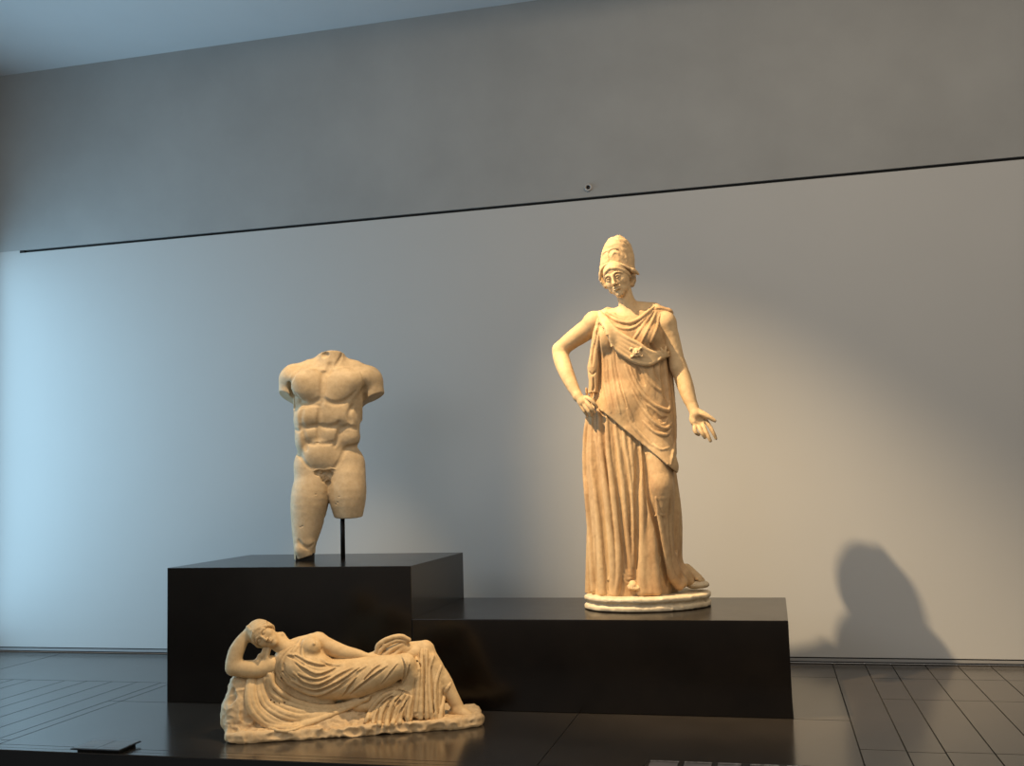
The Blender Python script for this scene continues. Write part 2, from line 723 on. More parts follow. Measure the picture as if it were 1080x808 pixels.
def lathe(name, prof, mat, parent, seg=32, axis='y', loc=(0, 0, 0)):
    v, f = [], []
    for i, (r, h) in enumerate(prof):
        for s in range(seg):
            a = 2 * math.pi * s / seg
            if axis == 'y':
                v.append((loc[0] + r * math.cos(a), loc[1] - h, loc[2] + r * math.sin(a)))
            else:
                v.append((loc[0] + r * math.cos(a), loc[1] + r * math.sin(a), loc[2] + h))
    for i in range(len(prof) - 1):
        for s in range(seg):
            t = (s + 1) % seg
            f.append((i * seg + s, i * seg + t, (i + 1) * seg + t, (i + 1) * seg + s))
    return mesh_obj(name, v, f, mat, parent, True)


M_fit = simple('fitting_grey', (0.36, 0.35, 0.33), 0.5, 0.0)
lathe('ring', [(0.030, 0), (0.030, 0.012), (0.026, 0.016), (0.017, 0.016), (0.015, 0.006)], M_fit, fit)
lathe('plug', [(0.015, 0.004), (0.009, 0.010), (0.0005, 0.011)], M_black, fit)

# label panels lying along the platform edge
M_panel = simple('label_black', (0.012, 0.012, 0.013), 0.30, 0, 0.1)
M_page = simple('label_page_grey', (0.10, 0.10, 0.10), 0.28, 0, 0.1, 8)
M_page_dark = simple('label_page_dark', (0.012, 0.011, 0.010), 0.6, 0, 0.1, 8, 0.2)
M_text = simple('label_text_pale', (0.34, 0.32, 0.30), 0.5, 0, 0.1)
M_pict = simple('label_picture_grey', (0.13, 0.12, 0.12), 0.4, 0, 0.3, 14)


def text_bars(parent, x0, x1, y, h, seed, z):
    """rows of tiny pale letter-like strokes, too small to read"""
    r = random.Random(seed)
    v, f = [], []
    x = x0
    while x < x1 - 0.003:
        w = r.uniform(0.0025, 0.006)
        hh = h * r.uniform(0.45, 1)
        yy = y + r.uniform(0, h - hh)
        n = len(v)
        v += [(x, yy, z), (x + w, yy, z), (x + w + 0.001, yy + hh, z), (x + 0.001, yy + hh, z)]
        f.append((n, n + 1, n + 2, n + 3))
        x += w + r.choice([0.0008, 0.0012, 0.003])
    return mesh_obj('lettering', v, f, M_text, parent)


def label_panel(name, label, x0, x1, y0, y1, pages, head):
    t = empty(name, (x0, y0, 0))
    tag(t, label, 'label')
    W, D = x1 - x0, y1 - y0
    z = 0.022
    box('foot_block', (0.02, 0.03, 0.0), (W - 0.02, D - 0.02, z - 0.006), M_black, t)
    box('panel_board', (0, 0, z - 0.006), (W, D, z), M_panel, t, 0.001)
    for i, (a, b) in enumerate(pages):
        a, b = a - x0, b - x0
        p = box('page', (a, 0.008, z), (b, D - 0.004, z + 0.0015), M_page_dark if head else M_page, t)
        zz = z + 0.0018
        if head:
            text_bars(p, a + 0.006, b - 0.004, D - 0.030, 0.021, i + 1, zz)
            mesh_obj('picture', [(a + 0.006, 0.03, zz), (b - 0.006, 0.03, zz), (b - 0.006, D - 0.040, zz), (a + 0.006, D - 0.040, zz)],
                     [(0, 1, 2, 3)], M_pict, p)
        else:
            mesh_obj('picture', [(a + 0.02, 0.03, zz), (b - 0.03, 0.03, zz), (b - 0.03, 0.05, zz), (a + 0.02, 0.05, zz)],
                     [(0, 1, 2, 3)], M_pict, p)
            for q in range(3):
                text_bars(p, a + 0.02, b - 0.02, 0.09 + q * 0.022, 0.006, i * 7 + q, zz)
    return t


_a, _b = on_z(74, 789.5, 0.022), on_z(149, 781.5, 0.022)
label_panel('label_panel', 'flat black two-page label panel at the left end of the platform edge',
            _a[0], _b[0], _a[1], _b[1], [(_a[0] + 0.008, _a[0] + 0.142), (_a[0] + 0.146, _b[0] - 0.006)], False)
_a, _b = on_z(683, 801.5, 0.022), on_z(842, 807, 0.022)
label_panel('label_panel', 'long black label panel of several pages at the platform edge below the standing woman',
            _a[0], _b[0] + 0.1, _a[1] - 0.2, _a[1], [(_a[0] + q, _a[0] + w) for q, w in ((0.010, 0.150), (0.166, 0.300), (0.316, 0.430), (0.458, 0.600), (0.62, 0.74))], True)


# ================================================================== lights
def area(name, loc, rot, size, sizey, power, col, spread=180):
    l = bpy.data.lights.new(name, 'AREA')
    l.shape = 'RECTANGLE'
    l.size, l.size_y = size, sizey
    l.energy = power
    l.color = col
    l.spread = math.radians(spread)
    o = bpy.data.objects.new(name, l)
    C.objects.link(o)
    o.location = loc
    o.rotation_euler = rot
    return o


def spot(name, loc, target, power, col, angle=40, blend=0.5, radius=0.03):
    l = bpy.data.lights.new(name, 'SPOT')
    l.energy = power
    l.color = col
    l.spot_size = math.radians(angle)
    l.spot_blend = blend
    l.shadow_soft_size = radius
    o = bpy.data.objects.new(name, l)
    C.objects.link(o)
    o.location = loc
    d = Vector(target) - Vector(loc)
    o.rotation_euler = d.to_track_quat('-Z', 'Y').to_euler()
    return o


WARM = (1.0, 0.74, 0.44)
BLUE = (0.43, 0.75, 1.0)
head = np.array([-0.900, 6.59, 2.865])
sh = np.array([0.602, 7.66, 0.828])
L = head + (head - sh) * 2.0
spot('spot_standing_woman', L, (-0.58, 6.68, 1.28), 4700, WARM, 30, 1.0, 0.05)
spot('spot_torso', (-2.9, 4.95, 5.0), (-3.03, 6.5, 1.75), 660, WARM, 24, 0.9, 0.07)
spot('spot_reclining', (-0.95, 4.85, 4.7), (-2.25, 5.40, 0.2), 760, WARM, 20, 0.7, 0.04)
area('daylight_left', (XW0 + 0.12, 5.9, 1.80), (0, math.radians(-90), 0), 3.3, 3.2, 140, BLUE)
area('hall_fill', (-4.5, 0.4, 3.4), (math.radians(62), 0, math.radians(-12)), 3.5, 2.0, 60, (0.80, 0.90, 1.0))  # added soft fill from behind the camera, no known window there
area('warm_fill', (0.9, 3.6, 5.4), (math.radians(42), 0, math.radians(8)), 1.6, 1.6, 60, (1.0, 0.80, 0.58), 160)  # added wide warm fill that evens out the right-hand wall
w = bpy.data.worlds.new('world')
scene.world = w
w.use_nodes = True
w.node_tree.nodes['Background'].inputs['Color'].default_value = (0.84, 0.77, 0.68, 1)
w.node_tree.nodes['Background'].inputs['Strength'].default_value = 0.44

# ================================================================== camera
cd = bpy.data.cameras.new('camera')
cam = bpy.data.objects.new('camera', cd)
C.objects.link(cam)
cd.sensor_fit = 'HORIZONTAL'
cd.sensor_width = 36
cd.lens = FPX / 1080 * 36
cd.clip_start = 0.05
cam.matrix_world = Matrix(((CR[0], CU[0], -CF[0], CAM[0]), (CR[1], CU[1], -CF[1], CAM[1]), (CR[2], CU[2], -CF[2], CAM[2]), (0, 0, 0, 1)))
scene.camera = cam
scene.view_settings.view_transform = 'Standard'
scene.view_settings.look = 'None'


# ============================================================== male torso
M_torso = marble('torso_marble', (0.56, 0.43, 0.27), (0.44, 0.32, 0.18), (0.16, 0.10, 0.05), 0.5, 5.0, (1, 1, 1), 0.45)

ONLY = ''


def build_torso():
    fr = Frame(338, 590, H1)
    P = fr.P
    root = empty('torso_statue', fr.O, fr.rz)
    tag(root, 'headless armless nude male marble torso standing on the tall black plinth', 'statue')
    T = Clay(fr)
    # trunk
    T.ell(P(348, 418, 0), (36, 23, 35), 3)
    T.ell(P(345, 440, 0), (33.5, 21, 27), 5)
    T.ell(P(345, 463, 0), (32.5, 18.5, 20), 6)
    T.ell(P(346, 487, -1), (34, 19.5, 24), 6)
    T.cone(P(327, 392, -3), P(373, 392, -3), 12, 12, 8)          # shoulder yoke
    T.cone(P(349, 398, -2), P(349, 377, -1), 17, 14, 8)          # neck root
    T.cone(P(349, 380, -1), P(349, 358, 1), 13.5, 13, 4)
    # trapezius slopes
    T.cone(P(338, 386, -5), P(312, 395, -4), 9, 9, 6)
    T.cone(P(360, 386, -5), P(386, 396, -4), 9, 9, 6)
    # deltoids and arm stumps
    T.ell(P(310, 399, -2), (14.5, 14, 15), 6)
    T.cone(P(307, 402, -2), P(303, 428, -3), 12.5, 9.5, 4)
    T.ell(P(388, 401, -2), (15, 14, 15.5), 6)
    T.cone(P(390, 403, -2), P(397, 432, 0), 14, 11, 4)
    # lats
    T.ell(P(316, 420, -6), (9, 14, 26), 6)
    T.ell(P(378, 420, -6), (10, 14, 26), 6)
    # pectorals
    T.ell(P(325, 406, 15), (17.5, 9.5, 17.5), 4)
    T.ell(P(361, 406, 15), (20, 9.5, 17.5), 4)
    T.cone(P(370, 402, 15), P(386, 398, 6), 9, 9, 5)
    T.cone(P(318, 402, 14), P(308, 397, 6), 9, 9, 5)
    # serratus / rib arch
    T.ell(P(326, 438, 14), (13, 8, 12), 5)
    T.ell(P(356, 438, 14), (17, 8, 12), 5)
    # abdominals
    T.ell(P(328, 457, 13.5), (10, 6, 9), 4)
    T.ell(P(347, 457, 13.5), (11, 6, 9), 4)
    T.ell(P(337, 479, 13), (17, 8.5, 16), 4)
    # obliques above the hip
    T.ell(P(369, 461, 5), (10.5, 13, 12), 6)
    T.ell(P(369, 446, 4), (10, 14, 14), 6)
    T.ell(P(320, 447, 4), (9, 14, 14), 6)
    T.ell(P(319, 464, 6), (7.0, 11, 14), 6)
    # hips and thighs
    T.ell(P(367, 492, 0), (18.5, 17, 22), 5)
    T.ell(P(325, 496, -1), (15, 17, 22), 5)
    T.ell(P(360, 500, -14), (20, 16, 20), 5)
    T.ell(P(330, 500, -14), (18, 16, 20), 5)
    T.chain([P(366, 505, 3), P(366.5, 524, 7), P(368, 552, 8)], [19.8, 19.5, 12.5], 4)
    T.chain([P(330, 502, 0), P(327, 525, 2), P(324, 552, 3), P(321.5, 573, 5), P(321.5, 592, 4)], [17.5, 20, 16.3, 11.8, 10.6], 3)
    T.ell(P(317.5, 580, 12), (6.0, 5, 6.5), 3)
    T.ell(P(325, 572, 11), (6.5, 5, 7), 3)
    # back: shoulder blades
    T.ell(P(330, 410, -16), (13, 8, 18), 5)
    T.ell(P(366, 410, -16), (13, 8, 18), 5)
    T.freeze()
    # carved lines
    T.groove([(341, 392), (340.5, 405), (339.5, 420), (338.5, 426)], 2.1, 4, 0.5)
    T.groove([(338, 428), (336.5, 440), (336, 452), (335.5, 464)], 1.3, 3.5, 0.45)
    T.groove([(312, 416), (317, 422.5), (325, 425.5), (333, 423.5), (338.5, 420)], [1.2, 1.9, 2.0, 1.7], 3.0, 0.4)
    T.groove([(341, 420), (347, 424.2), (356, 425.5), (364, 423), (370, 418.5), (375, 413)], [1.7, 2.0, 1.9, 1.0], 3.0, 0.4)
    T.groove([(319, 430), (325, 427.8), (333, 427), (338, 428.5)], 1.1, 2, 0.2)
    T.groove([(317.5, 450), (324, 451), (331, 449.5), (335, 448)], 1.1, 3.6, 0.35)
    T.groove([(338, 449), (345, 450.5), (353, 449.5), (358, 446)], 1.2, 3.6, 0.35)
    T.groove([(319, 433), (317, 442), (319.5, 455), (322, 468), (323, 474)], 1.1, 3.5, 0.3)
    T.groove([(357, 446), (358.5, 453), (356.5, 462), (353, 470)], 1.2, 4, 0.3)
    T.groove([(324, 467), (330, 468.5), (336, 468)], 1.2, 2.5, 0.35)
    T.groove([(337, 468), (345, 468), (352, 466)], 1.2, 2.5, 0.35)
    T.ell(T.surf([(335, 467)], 0.3)[0], (1.6, 2.2, 1.1), 0.8, 1)
    T.groove([(382, 468.5), (377, 469.5), (370, 471), (364.5, 474), (361, 480), (357, 488), (350, 495.5)], [2.2, 2.6, 2.4, 1.6], 2.0, 0.5)
    T.groove([(311, 478), (315, 480), (318, 483), (322, 489), (328, 494.5)], [2.0, 2.2, 1.4], 1.8, 0.5)
    T.groove([(311, 453), (315, 454.5), (318, 451)], 1.6, 2, 0.4)
    T.groove([(362, 451), (368, 450), (376, 452)], 1.4, 3, 0.3)
    T.groove([(372, 428), (368, 437), (370, 445)], 1.0, 4, 0.2)
    # collarbones and breastbone notch
    T.ridge([(343, 391), (334, 389.5), (324, 390), (315, 388)], 1.6, 3, 0.7)
    T.ridge([(352, 390), (362, 388), (374, 389), (383, 388)], 1.6, 3, 0.7)
    T.groove([(348, 384), (347, 390), (345, 394)], 2.2, 4, 0.4)
    T.groove([(361, 373), (358, 380), (353, 387)], 1.3, 2.5, 0.4)
    # deltoid / pectoral furrows
    T.groove([(316, 390), (310, 396), (306, 404), (305, 409)], [1.3, 1.6, 2.2, 2.8], 2.2, 0.4)
    T.groove([(380, 392), (384, 400), (384.5, 408), (383.5, 416)], [0.8, 1.4, 2.6, 2.8], 2.0, 0.5)
    T.tube([P(306, 404, 12), P(308.5, 414, 6), P(309.5, 428, 4)], [2.2, 3.0, 3.5], 1.5, 1)
    T.tube([P(384.5, 409, 14), P(385.0, 417, 8), P(385.0, 432, 2)], [1.5, 2.6, 3.4], 1.5, 1)
    # between the thighs
    T.tube([P(348, 505, 24), P(347.2, 520, 20), P(347, 545, 18)], [2.5, 2.8, 3.2], 2.5, 1)
    T.tube([P(348, 512, -26), P(347.2, 520, -20), P(347, 545, -14)], [3, 3, 4], 2.5, 1)
    T.groove([(315, 570), (318, 575), (325, 578), (331, 574)], 1.2, 2.5, 0.4)
    # broken pubic area: rough sunk triangle with a chipped upper rim
    for i, (x, y, r) in enumerate([(335, 499, 4), (341, 500, 5), (347, 500, 4.5), (342, 505, 4.5), (345, 509, 3.2)]):
        c = T.surf([(x, y)], 1.5)[0]
        T.ell(c, (r, 4.2, r * 0.9), 1.0, 1)
    for i in range(26):
        rr = random.Random(i)
        x, y = rr.uniform(333, 351), rr.uniform(497, 507)
        if abs(x - 342) < (511 - y) * 0.9:
            c = T.surf([(x, y)], -3.0)[0]
            T.ell(c, rr.uniform(1.0, 2.0), 0.6, 0)
    T.ridge([(330, 497), (336, 494.8), (342, 495.5), (349, 494.2), (354, 495)], 1.0, 0.8, 0.3)
    # chips
    for x, y in [(357.5, 524), (356, 530), (354.5, 532), (333, 521.5), (317, 556), (319, 555), (387, 408)]:
        T.ell(T.surf([(x, y)], 0.3)[0], (1.0, 1.1, 0.8), 0.4, 1)
    # broken ends: neck, arms, left thigh, knee
    T.cut(P(349, 371.6, 8), (-0.05, 0.28, 1), 0.8, lo=P(320, 380, 0) - [0, 40, 0], hi=P(380, 340, 0) + [0, 40, 0])
    T.ell(P(341.0, 374.0, 14), (6.5, 4.5, 4.2), 0.6, 1)
    T.cut(P(303, 417, 2), (-0.55, -0.35, -1), 0.8, lo=P(285, 438, 0) - [0, 40, 0], hi=P(305.5, 395, 0) + [0, 40, 0])
    T.cut(P(395, 419, 0), (0.42, -0.25, -1), 0.8, lo=P(386, 460, 0) - [0, 40, 0], hi=P(425, 395, 0) + [0, 40, 0])
    T.cut(P(368, 544.3, 0), (0.02, 0.10, -1), 1.2, lo=P(346, 580, 0) - [0, 40, 0], hi=P(395, 530, 0) + [0, 40, 0])
    T.cut(P(321, 587.3, 0), (0.28, 0.0, -1), 1.2, lo=P(300, 620, 0) - [0, 40, 0], hi=P(345, 560, 0) + [0, 40, 0])
    T.warp(lambda X, Y, Z: 0.10 * vnoise(X * 0.28, Y * 0.28, Z * 0.28, 3) + 0.05 * vnoise(X * 0.9, Y * 0.9, Z * 0.9, 5),
           np.full(3, -400), np.full(3, 400))
    fr.put(T, 'torso', M_torso, root, 0.62)
    s = fr.S
    a = P(322, 589, 3)
    lathe('support_pole', [(0.0005, 0), (2.4 * s, 0), (2.4 * s, P(362, 535, 0)[2] * s), (0.0005, P(362, 535, 0)[2] * s)], M_black, root, 24, 'z',
          (P(361.8, 590, 0)[0] * s, P(361.8, 590, 0)[1] * s, 0))
    box('foot_block', ((a[0] - 9.5) * s, (a[1] - 9) * s, 0), ((a[0] + 9.5) * s, (a[1] + 9) * s, 7.5 * s), M_black, root)


if ONLY in ('', 'T'):
    build_torso()


# ================================================================ statues' parts
def loft(T, levels, k=2.0, kind=0, pad=1.0):
    """elliptical column; levels = (py, x_left, x_right, d_centre, d_half), top to bottom"""
    zs, cx, cy, rx, ry = [], [], [], [], []
    for py, xl, xr, dc, dh in levels:
        a, b = T.fr.P(xl, py, dc), T.fr.P(xr, py, dc)
        zs.append((a[2] + b[2]) / 2)
        cx.append((a[0] + b[0]) / 2)
        cy.append(-dc)
        rx.append((b[0] - a[0]) / 2)
        ry.append(dh)
    zs, cx, cy, rx, ry = [np.array(q, float)[::-1] for q in (zs, cx, cy, rx, ry)]

    def fn(X, Y, Z):
        Zf = np.asarray(Z, float)
        a, b, c, d = (np.interp(Zf, zs, q) for q in (cx, cy, rx, ry))
        e = np.sqrt(((X - a) / c) ** 2 + ((Y - b) / d) ** 2) - 1
        m = e * np.minimum(c, d) * 0.9
        return np.maximum(m, np.maximum(zs[0] - Zf, Zf - zs[-1]) + 0 * X)
    lo = [np.min(cx - rx) - pad, np.min(cy - ry) - pad, zs[0]]
    hi = [np.max(cx + rx) + pad, np.max(cy + ry) + pad, zs[-1]]
    T.add(fn, lo, hi, k, kind)


def carve_head(T, c, M, s, closed=False):
    def q(x, y, z):
        return c + M @ (np.array([x, y, z]) * s)

    def e(x, y, z, r, k, kind=0):
        T.ell(q(x, y, z), np.array(r) * s, k * s, kind, M)

    def tb(pts, r, k, kind=0):
        T.tube([q(*p) for p in smooth3(pts)], r * s, k * s, kind)
    e(0, -.18, .28, (.66, .80, .72), .1)
    e(0, .10, -.12, (.555, .64, .70), .15)
    e(0, .34, -.60, (.41, .35, .34), .15)
    e(0, .50, -.86, (.20, .18, .14), .12)
    e(0, .34, .36, (.50, .42, .42), .15)
    for m in (-1, 1):
        e(m * .30, .42, -.22, (.24, .25, .27), .12)
        e(m * .25, .80, .03, (.175, .13, .10), .08, 1)
        tb([(m * .05, .73, .12), (m * .20, .74, .20), (m * .36, .66, .17), (m * .47, .52, .08)], .045, .08)
        e(m * .245, .585, .015, (.155, .15, .125), .02)
        if closed:
            tb([(m * .12, .69, -.02), (m * .24, .745, -.055), (m * .38, .66, -.02)], .020, .01, 1)
        else:
            tb([(m * .11, .69, .01), (m * .24, .745, .075), (m * .39, .63, .0)], .030, .02)
            tb([(m * .12, .69, -.02), (m * .24, .73, -.065), (m * .38, .64, -.02)], .022, .02)
            tb([(m * .15, .75, .02), (m * .24, .765, .045), (m * .35, .70, .01)], .014, .01, 1)
    T.cone(q(0, .70, .16), q(0, .90, -.28), .055 * s, .075 * s, .09 * s)
    e(0, .90, -.31, (.085, .09, .08), .05)
    for m in (-1, 1):
        e(m * .085, .79, -.335, (.065, .09, .06), .05)
        e(m * .045, .86, -.42, (.035, .05, .04), .03, 1)
    tb([(-.16, .66, -.495), (-.05, .735, -.470), (0, .735, -.482), (.05, .735, -.470), (.16, .66, -.495)], .042, .05)
    tb([(-.13, .66, -.565), (0, .73, -.590), (.13, .66, -.565)], .052, .05)
    tb([(-.18, .70, -.525), (0, .79, -.525), (.18, .70, -.525)], .022, .025, 1)
    tb([(-.09, .72, -.68), (0, .75, -.69), (.09, .72, -.68)], .04, .08, 1)
    return q


def smooth3(pts, n=3):
    p = np.array(pts, float)
    if len(p) < 3:
        return list(p)
    q = np.vstack([2 * p[0] - p[1], p, 2 * p[-1] - p[-2]])
    out = []
    for i in range(1, len(q) - 2):
        for t in np.linspace(0, 1, n, endpoint=False):
            a, b, c, d = q[i - 1], q[i], q[i + 1], q[i + 2]
            out.append(0.5 * (2 * b + (c - a) * t + (2 * a - 5 * b + 4 * c - d) * t * t + (3 * b - a - 3 * c + d) * t ** 3))
    out.append(p[-1])
    return out


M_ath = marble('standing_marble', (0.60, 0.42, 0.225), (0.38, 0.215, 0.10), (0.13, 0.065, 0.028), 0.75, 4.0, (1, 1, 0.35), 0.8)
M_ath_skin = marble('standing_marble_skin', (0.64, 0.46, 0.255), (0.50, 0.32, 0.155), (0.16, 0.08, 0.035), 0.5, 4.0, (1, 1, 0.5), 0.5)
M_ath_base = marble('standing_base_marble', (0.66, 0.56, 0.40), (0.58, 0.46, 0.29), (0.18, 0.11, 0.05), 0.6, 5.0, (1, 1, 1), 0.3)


def build_athena():
    fr = Frame(684, 639.5, H2)
    P = fr.P
    root = empty('draped_woman_statue', fr.O, fr.rz)
    tag(root, 'tall marble statue of a standing draped woman in a helmet, hand on hip', 'statue')

    # ---------------------------------------------------------------- skin
    T = Clay(fr)
    up = nrm((-0.31, -0.10, 0.94))
    fw = np.array([-0.36, -1.0, -0.06])
    fw = nrm(fw - up * fw.dot(up))
    rt = np.cross(fw, up)
    HM = np.array([rt, fw, up]).T
    s = 21.8
    c = P(646.6, 293.2, 18.5) - HM @ np.array([0, .70, 0]) * s
    q = carve_head(T, c, HM, s)
    # hair: centre parted waves sweeping back under the helmet, and a knot at the nape
    for m in (-1, 1):
        for j, (a, b) in enumerate([(.50, .0), (.60, .10), (.68, .22)]):
            T.tube([q(*p) for p in smooth3([(0, .70 - j * .10, a), (m * .26, .66 - j * .1, .40 + j * .1), (m * .48, .40 - j * .1, .20 + j * .08),
                                            (m * .58, .08 - j * .08, -.02 + j * .04), (m * .54, -.25, -.22), (m * .30, -.62, -.40)])],
                   .085 * s, .04 * s)
    T.ell(q(0, -.62, -.42), (7.0, 6.5, 6.0), 2)
    T.ell(q(.52, -.15, -.35), (4.0, 5, 6.5), 2)
    # neck and upper chest
    T.chain([q(0, -.10, -.55), P(661, 318, 1), P(667, 334, -1)], [9.2, 8.8, 11], 3)
    T.ell(P(666, 350, -1), (32, 16.5, 26), 4)
    T.cone(P(640, 334, -3), P(692, 332, -4), 9, 9, 6)
    T.cone(P(666, 326, -6), P(690, 327, -6), 8, 8, 6)
    # right arm, hand on the hip (picture left)
    T.ell(P(627, 340, -4), (12, 12.5, 12.5), 5)
    T.chain([P(626, 343, -6), P(613, 352, -11), P(601, 360.5, -16), P(591.5, 368.5, -20)], [11.8, 10.8, 9.6, 8.6], 4)
    T.chain([P(591.0, 370, -20), P(592, 378, -15), P(596.5, 391, -3), P(603, 406, 7), P(609.8, 418.5, 14)], [8.6, 8.9, 8.4, 6.8, 5.0], 4)
    T.chain([P(609.5, 418.5, 15), P(614.5, 424, 18)], [5.0, 4.6], 2.5)
    T.ell(P(616, 424.5, 18.5), (6.6, 4.0, 5.4), 2)
    T.chain([P(618.5, 419.8, 20), P(622.5, 421.6, 23), P(626.5, 425.6, 23.5), P(629.5, 429.2, 22)], [2.5, 2.3, 2.1, 1.7], 0.7)
    T.chain([P(617.8, 423.3, 20.5), P(620.8, 427, 23.5), P(624.0, 431.2, 24.5), P(626.7, 435.6, 23)], [2.5, 2.3, 2.1, 1.7], 0.7)
    T.chain([P(615.5, 426, 20.5), P(618, 430.0, 22.5), P(620.8, 434, 23.5), P(623.2, 438.3, 22)], [2.4, 2.2, 2.0, 1.6], 0.7)
    T.chain([P(612.6, 427, 19), P(614.3, 430.8, 20), P(616.4, 434.0, 20.5), P(618.2, 437.2, 19.5)], [2.2, 1.9, 1.7, 1.4], 0.7)
    T.chain([P(616, 420, 17), P(620, 419.5, 14), P(626, 423, 11)], [2.8, 2.5, 2.0], 1.2)
    # left arm held out, palm open (picture right)
    T.ell(P(701.5, 340, -3), (11.5, 11.5, 13), 5)
    T.chain([P(702, 343, -3), P(706.5, 356, -3), P(711, 371, -2), P(715, 386, -1)], [11.4, 10.2, 9.0, 8.3], 4)
    T.chain([P(715, 386, -1), P(718.5, 394, 1), P(722.8, 407, 6), P(727, 420, 11), P(731.4, 431, 15)], [8.4, 8.9, 8.7, 7.2, 5.3], 4)
    T.chain([P(731, 430, 15), P(734, 437, 18)], [5.4, 5.8], 2)
    hM = rot_axes((-0.45, 0.25, 0.86), (-0.05, -1, 0.35))
    T.ell(P(735.5, 442.5, 19), (8.2, 3.9, 9.0), 2, 0, hM)
    T.chain([P(733, 449.5, 21), P(732.8, 453.2, 24), P(734.2, 456.6, 25), P(736.8, 458.3, 23.5)], [2.3, 2.2, 2.0, 1.7], 0.7)
    T.chain([P(736.8, 449, 21.5), P(738.6, 453.5, 25), P(741, 457.8, 26.5), P(743.4, 461.6, 26)], [2.4, 2.2, 2.0, 1.6], 0.7)
    T.chain([P(741, 448, 21), P(743.8, 454, 24.5), P(746.8, 459.6, 26.5), P(749.3, 465.0, 26.5)], [2.5, 2.3, 2.0, 1.6], 0.7)
    T.chain([P(745, 444.5, 19.5), P(749, 450.5, 21.5), P(752.4, 456.6, 22.5), P(755.2, 462.6, 22)], [2.4, 2.1, 1.9, 1.5], 0.7)
    T.chain([P(735.5, 434.5, 18), P(742.5, 437.5, 22), P(749, 440.8, 24), P(753.8, 443.8, 24.5)], [4.0, 3.4, 2.5, 1.8], 1.2)
    T.ell(P(738.5, 443.5, 23.8), (4.2, 2.4, 4.0), 2.5, 1)
    T.freeze()
    T.groove([(731, 446), (735, 447), (739, 447.5)], 0.5, 0.8, 0.3)
    T.warp(lambda X, Y, Z: 0.12 * vnoise(X * 0.3, Y * 0.3, Z * 0.3, 11), np.full(3, -500), np.full(3, 500))
    body = fr.put(T, 'body', M_ath_skin, root, 0.55)

    # -------------------------------------------------------------- helmet
    G = Clay(fr)
    loft(G, [(249.5, 648, 653, 2, 4), (251.5, 643, 658, 2, 8), (255, 639.5, 663, 2, 11.5), (260, 636.5, 666, 1, 14), (266, 634.5, 668, 0, 15.5),
             (274, 633.2, 669.5, -1, 16.5), (282, 632.2, 669.5, -2, 17), (290, 631.8, 671, -3, 16.5), (297, 633, 671, -4, 15), (303, 637, 669, -5, 12)], 2)
    # crest ridge over the crown
    G.tube(smooth3([P(652, 251, 8), P(655, 251, 0), P(661, 256, -5), P(664, 264, -8), P(666, 276, -7)]), 2.4, 3)
    A, Bq, Cc = P(633, 285.5, 13), P(646, 278, 15), P(671, 286, 12)

    def face_cut(X, Y, Z):
        zed = np.interp(X, [A[0] - 2, A[0] + 4, Bq[0], Bq[0] + 13, Cc[0]], [A[2] - 6, A[2] + 3, Bq[2], Bq[2] - 3.5, Cc[2] + 0.0])
        return np.maximum(Z - zed, Y - (-1 + 0 * X))
    G.add(face_cut, P(625, 310, 0) - [0, 40, 0], P(680, 276, 0) + [0, 3, 0], 0.6, 1)
    G.freeze()
    # rim, nose guard and the sockets of the pushed-back mask
    G.tube(smooth3([P(633, 290, 8), P(635.5, 282.5, 12.5), P(641, 278.5, 15), P(647, 277.3, 16), P(654, 278.8, 15.6), P(661, 281.8, 13.5), P(667, 284.8, 10), P(671.5, 286.8, 6)]), 1.35, 0.8)
    G.cone(P(633.6, 287, 9), P(632.8, 295.5, 6), 1.8, 1.2, 1.5)
    G.cone(P(667, 285, 10), P(673.2, 289, 5), 2.6, 1.3, 1.5)
    G.groove([(634.6, 273), (635.8, 269), (639.2, 266), (641.6, 267.5)], 0.9, 0.6, 0.2)
    G.groove([(642, 272.5), (642.2, 267), (645, 263.8), (649, 263.2), (652.8, 264.6), (655.5, 268)], 0.95, 0.6, 0.2)
    G.groove([(642, 270), (642.9, 274), (641.4, 277)], 0.9, 0.6, 0.2)
    G.ridge([(645, 271), (647, 266.8), (650.5, 266.4), (653, 269)], 1.0, 1.0, 0.4)
    G.ridge([(641, 253), (645, 250.8), (650, 251), (654, 254)], 1.2, 1, 0.5)
    G.groove([(657, 254.6), (661, 257.2), (665, 262.5), (667, 270)], 0.8, 0.6, 0.2)
    G.ridge([(656, 262), (660, 268), (661.5, 276)], 1.0, 1.5, 0.5)
    G.warp(lambda X, Y, Z: 0.25 * vnoise(X * 0.35, Y * 0.35, Z * 0.35, 7), np.full(3, -500), np.full(3, 500))
    fr.put(G, 'helmet', M_ath_skin, root, 0.55)

    # ------------------------------------------------- peplos: lower skirt
    D = Clay(fr)
    loft(D, [(400, 630, 702, -2, 18), (440, 620, 708, -1, 22), (480, 617.5, 709, 0, 25), (520, 618.5, 711, 1, 27), (560, 622, 709, 2, 27),
             (600, 623, 709, 3, 28), (627, 624, 709, 3, 28)], 2)
    # advanced leg: thigh, knee, shin
    D.chain([P(690, 450, 8), P(697, 514, 21), P(699, 545, 18), P(702, 580, 15), P(710, 604, 12)], [15, 14.2, 11, 9.5, 9], 4)
    D.ell(P(697.5, 513, 29), (11, 7, 13), 4)
    D.chain([P(706, 490, -8), P(708, 545, -10), P(709, 590, -10), P(718, 606, -6)], [6.5, 11.5, 11, 9], 3)
    D.cone(P(710, 604, 10), P(719, 614, 10), 7, 6.5, 4)
    D.cone(P(720, 606, -2), P(727, 613, -4), 8, 5.5, 4)
    D.freeze()
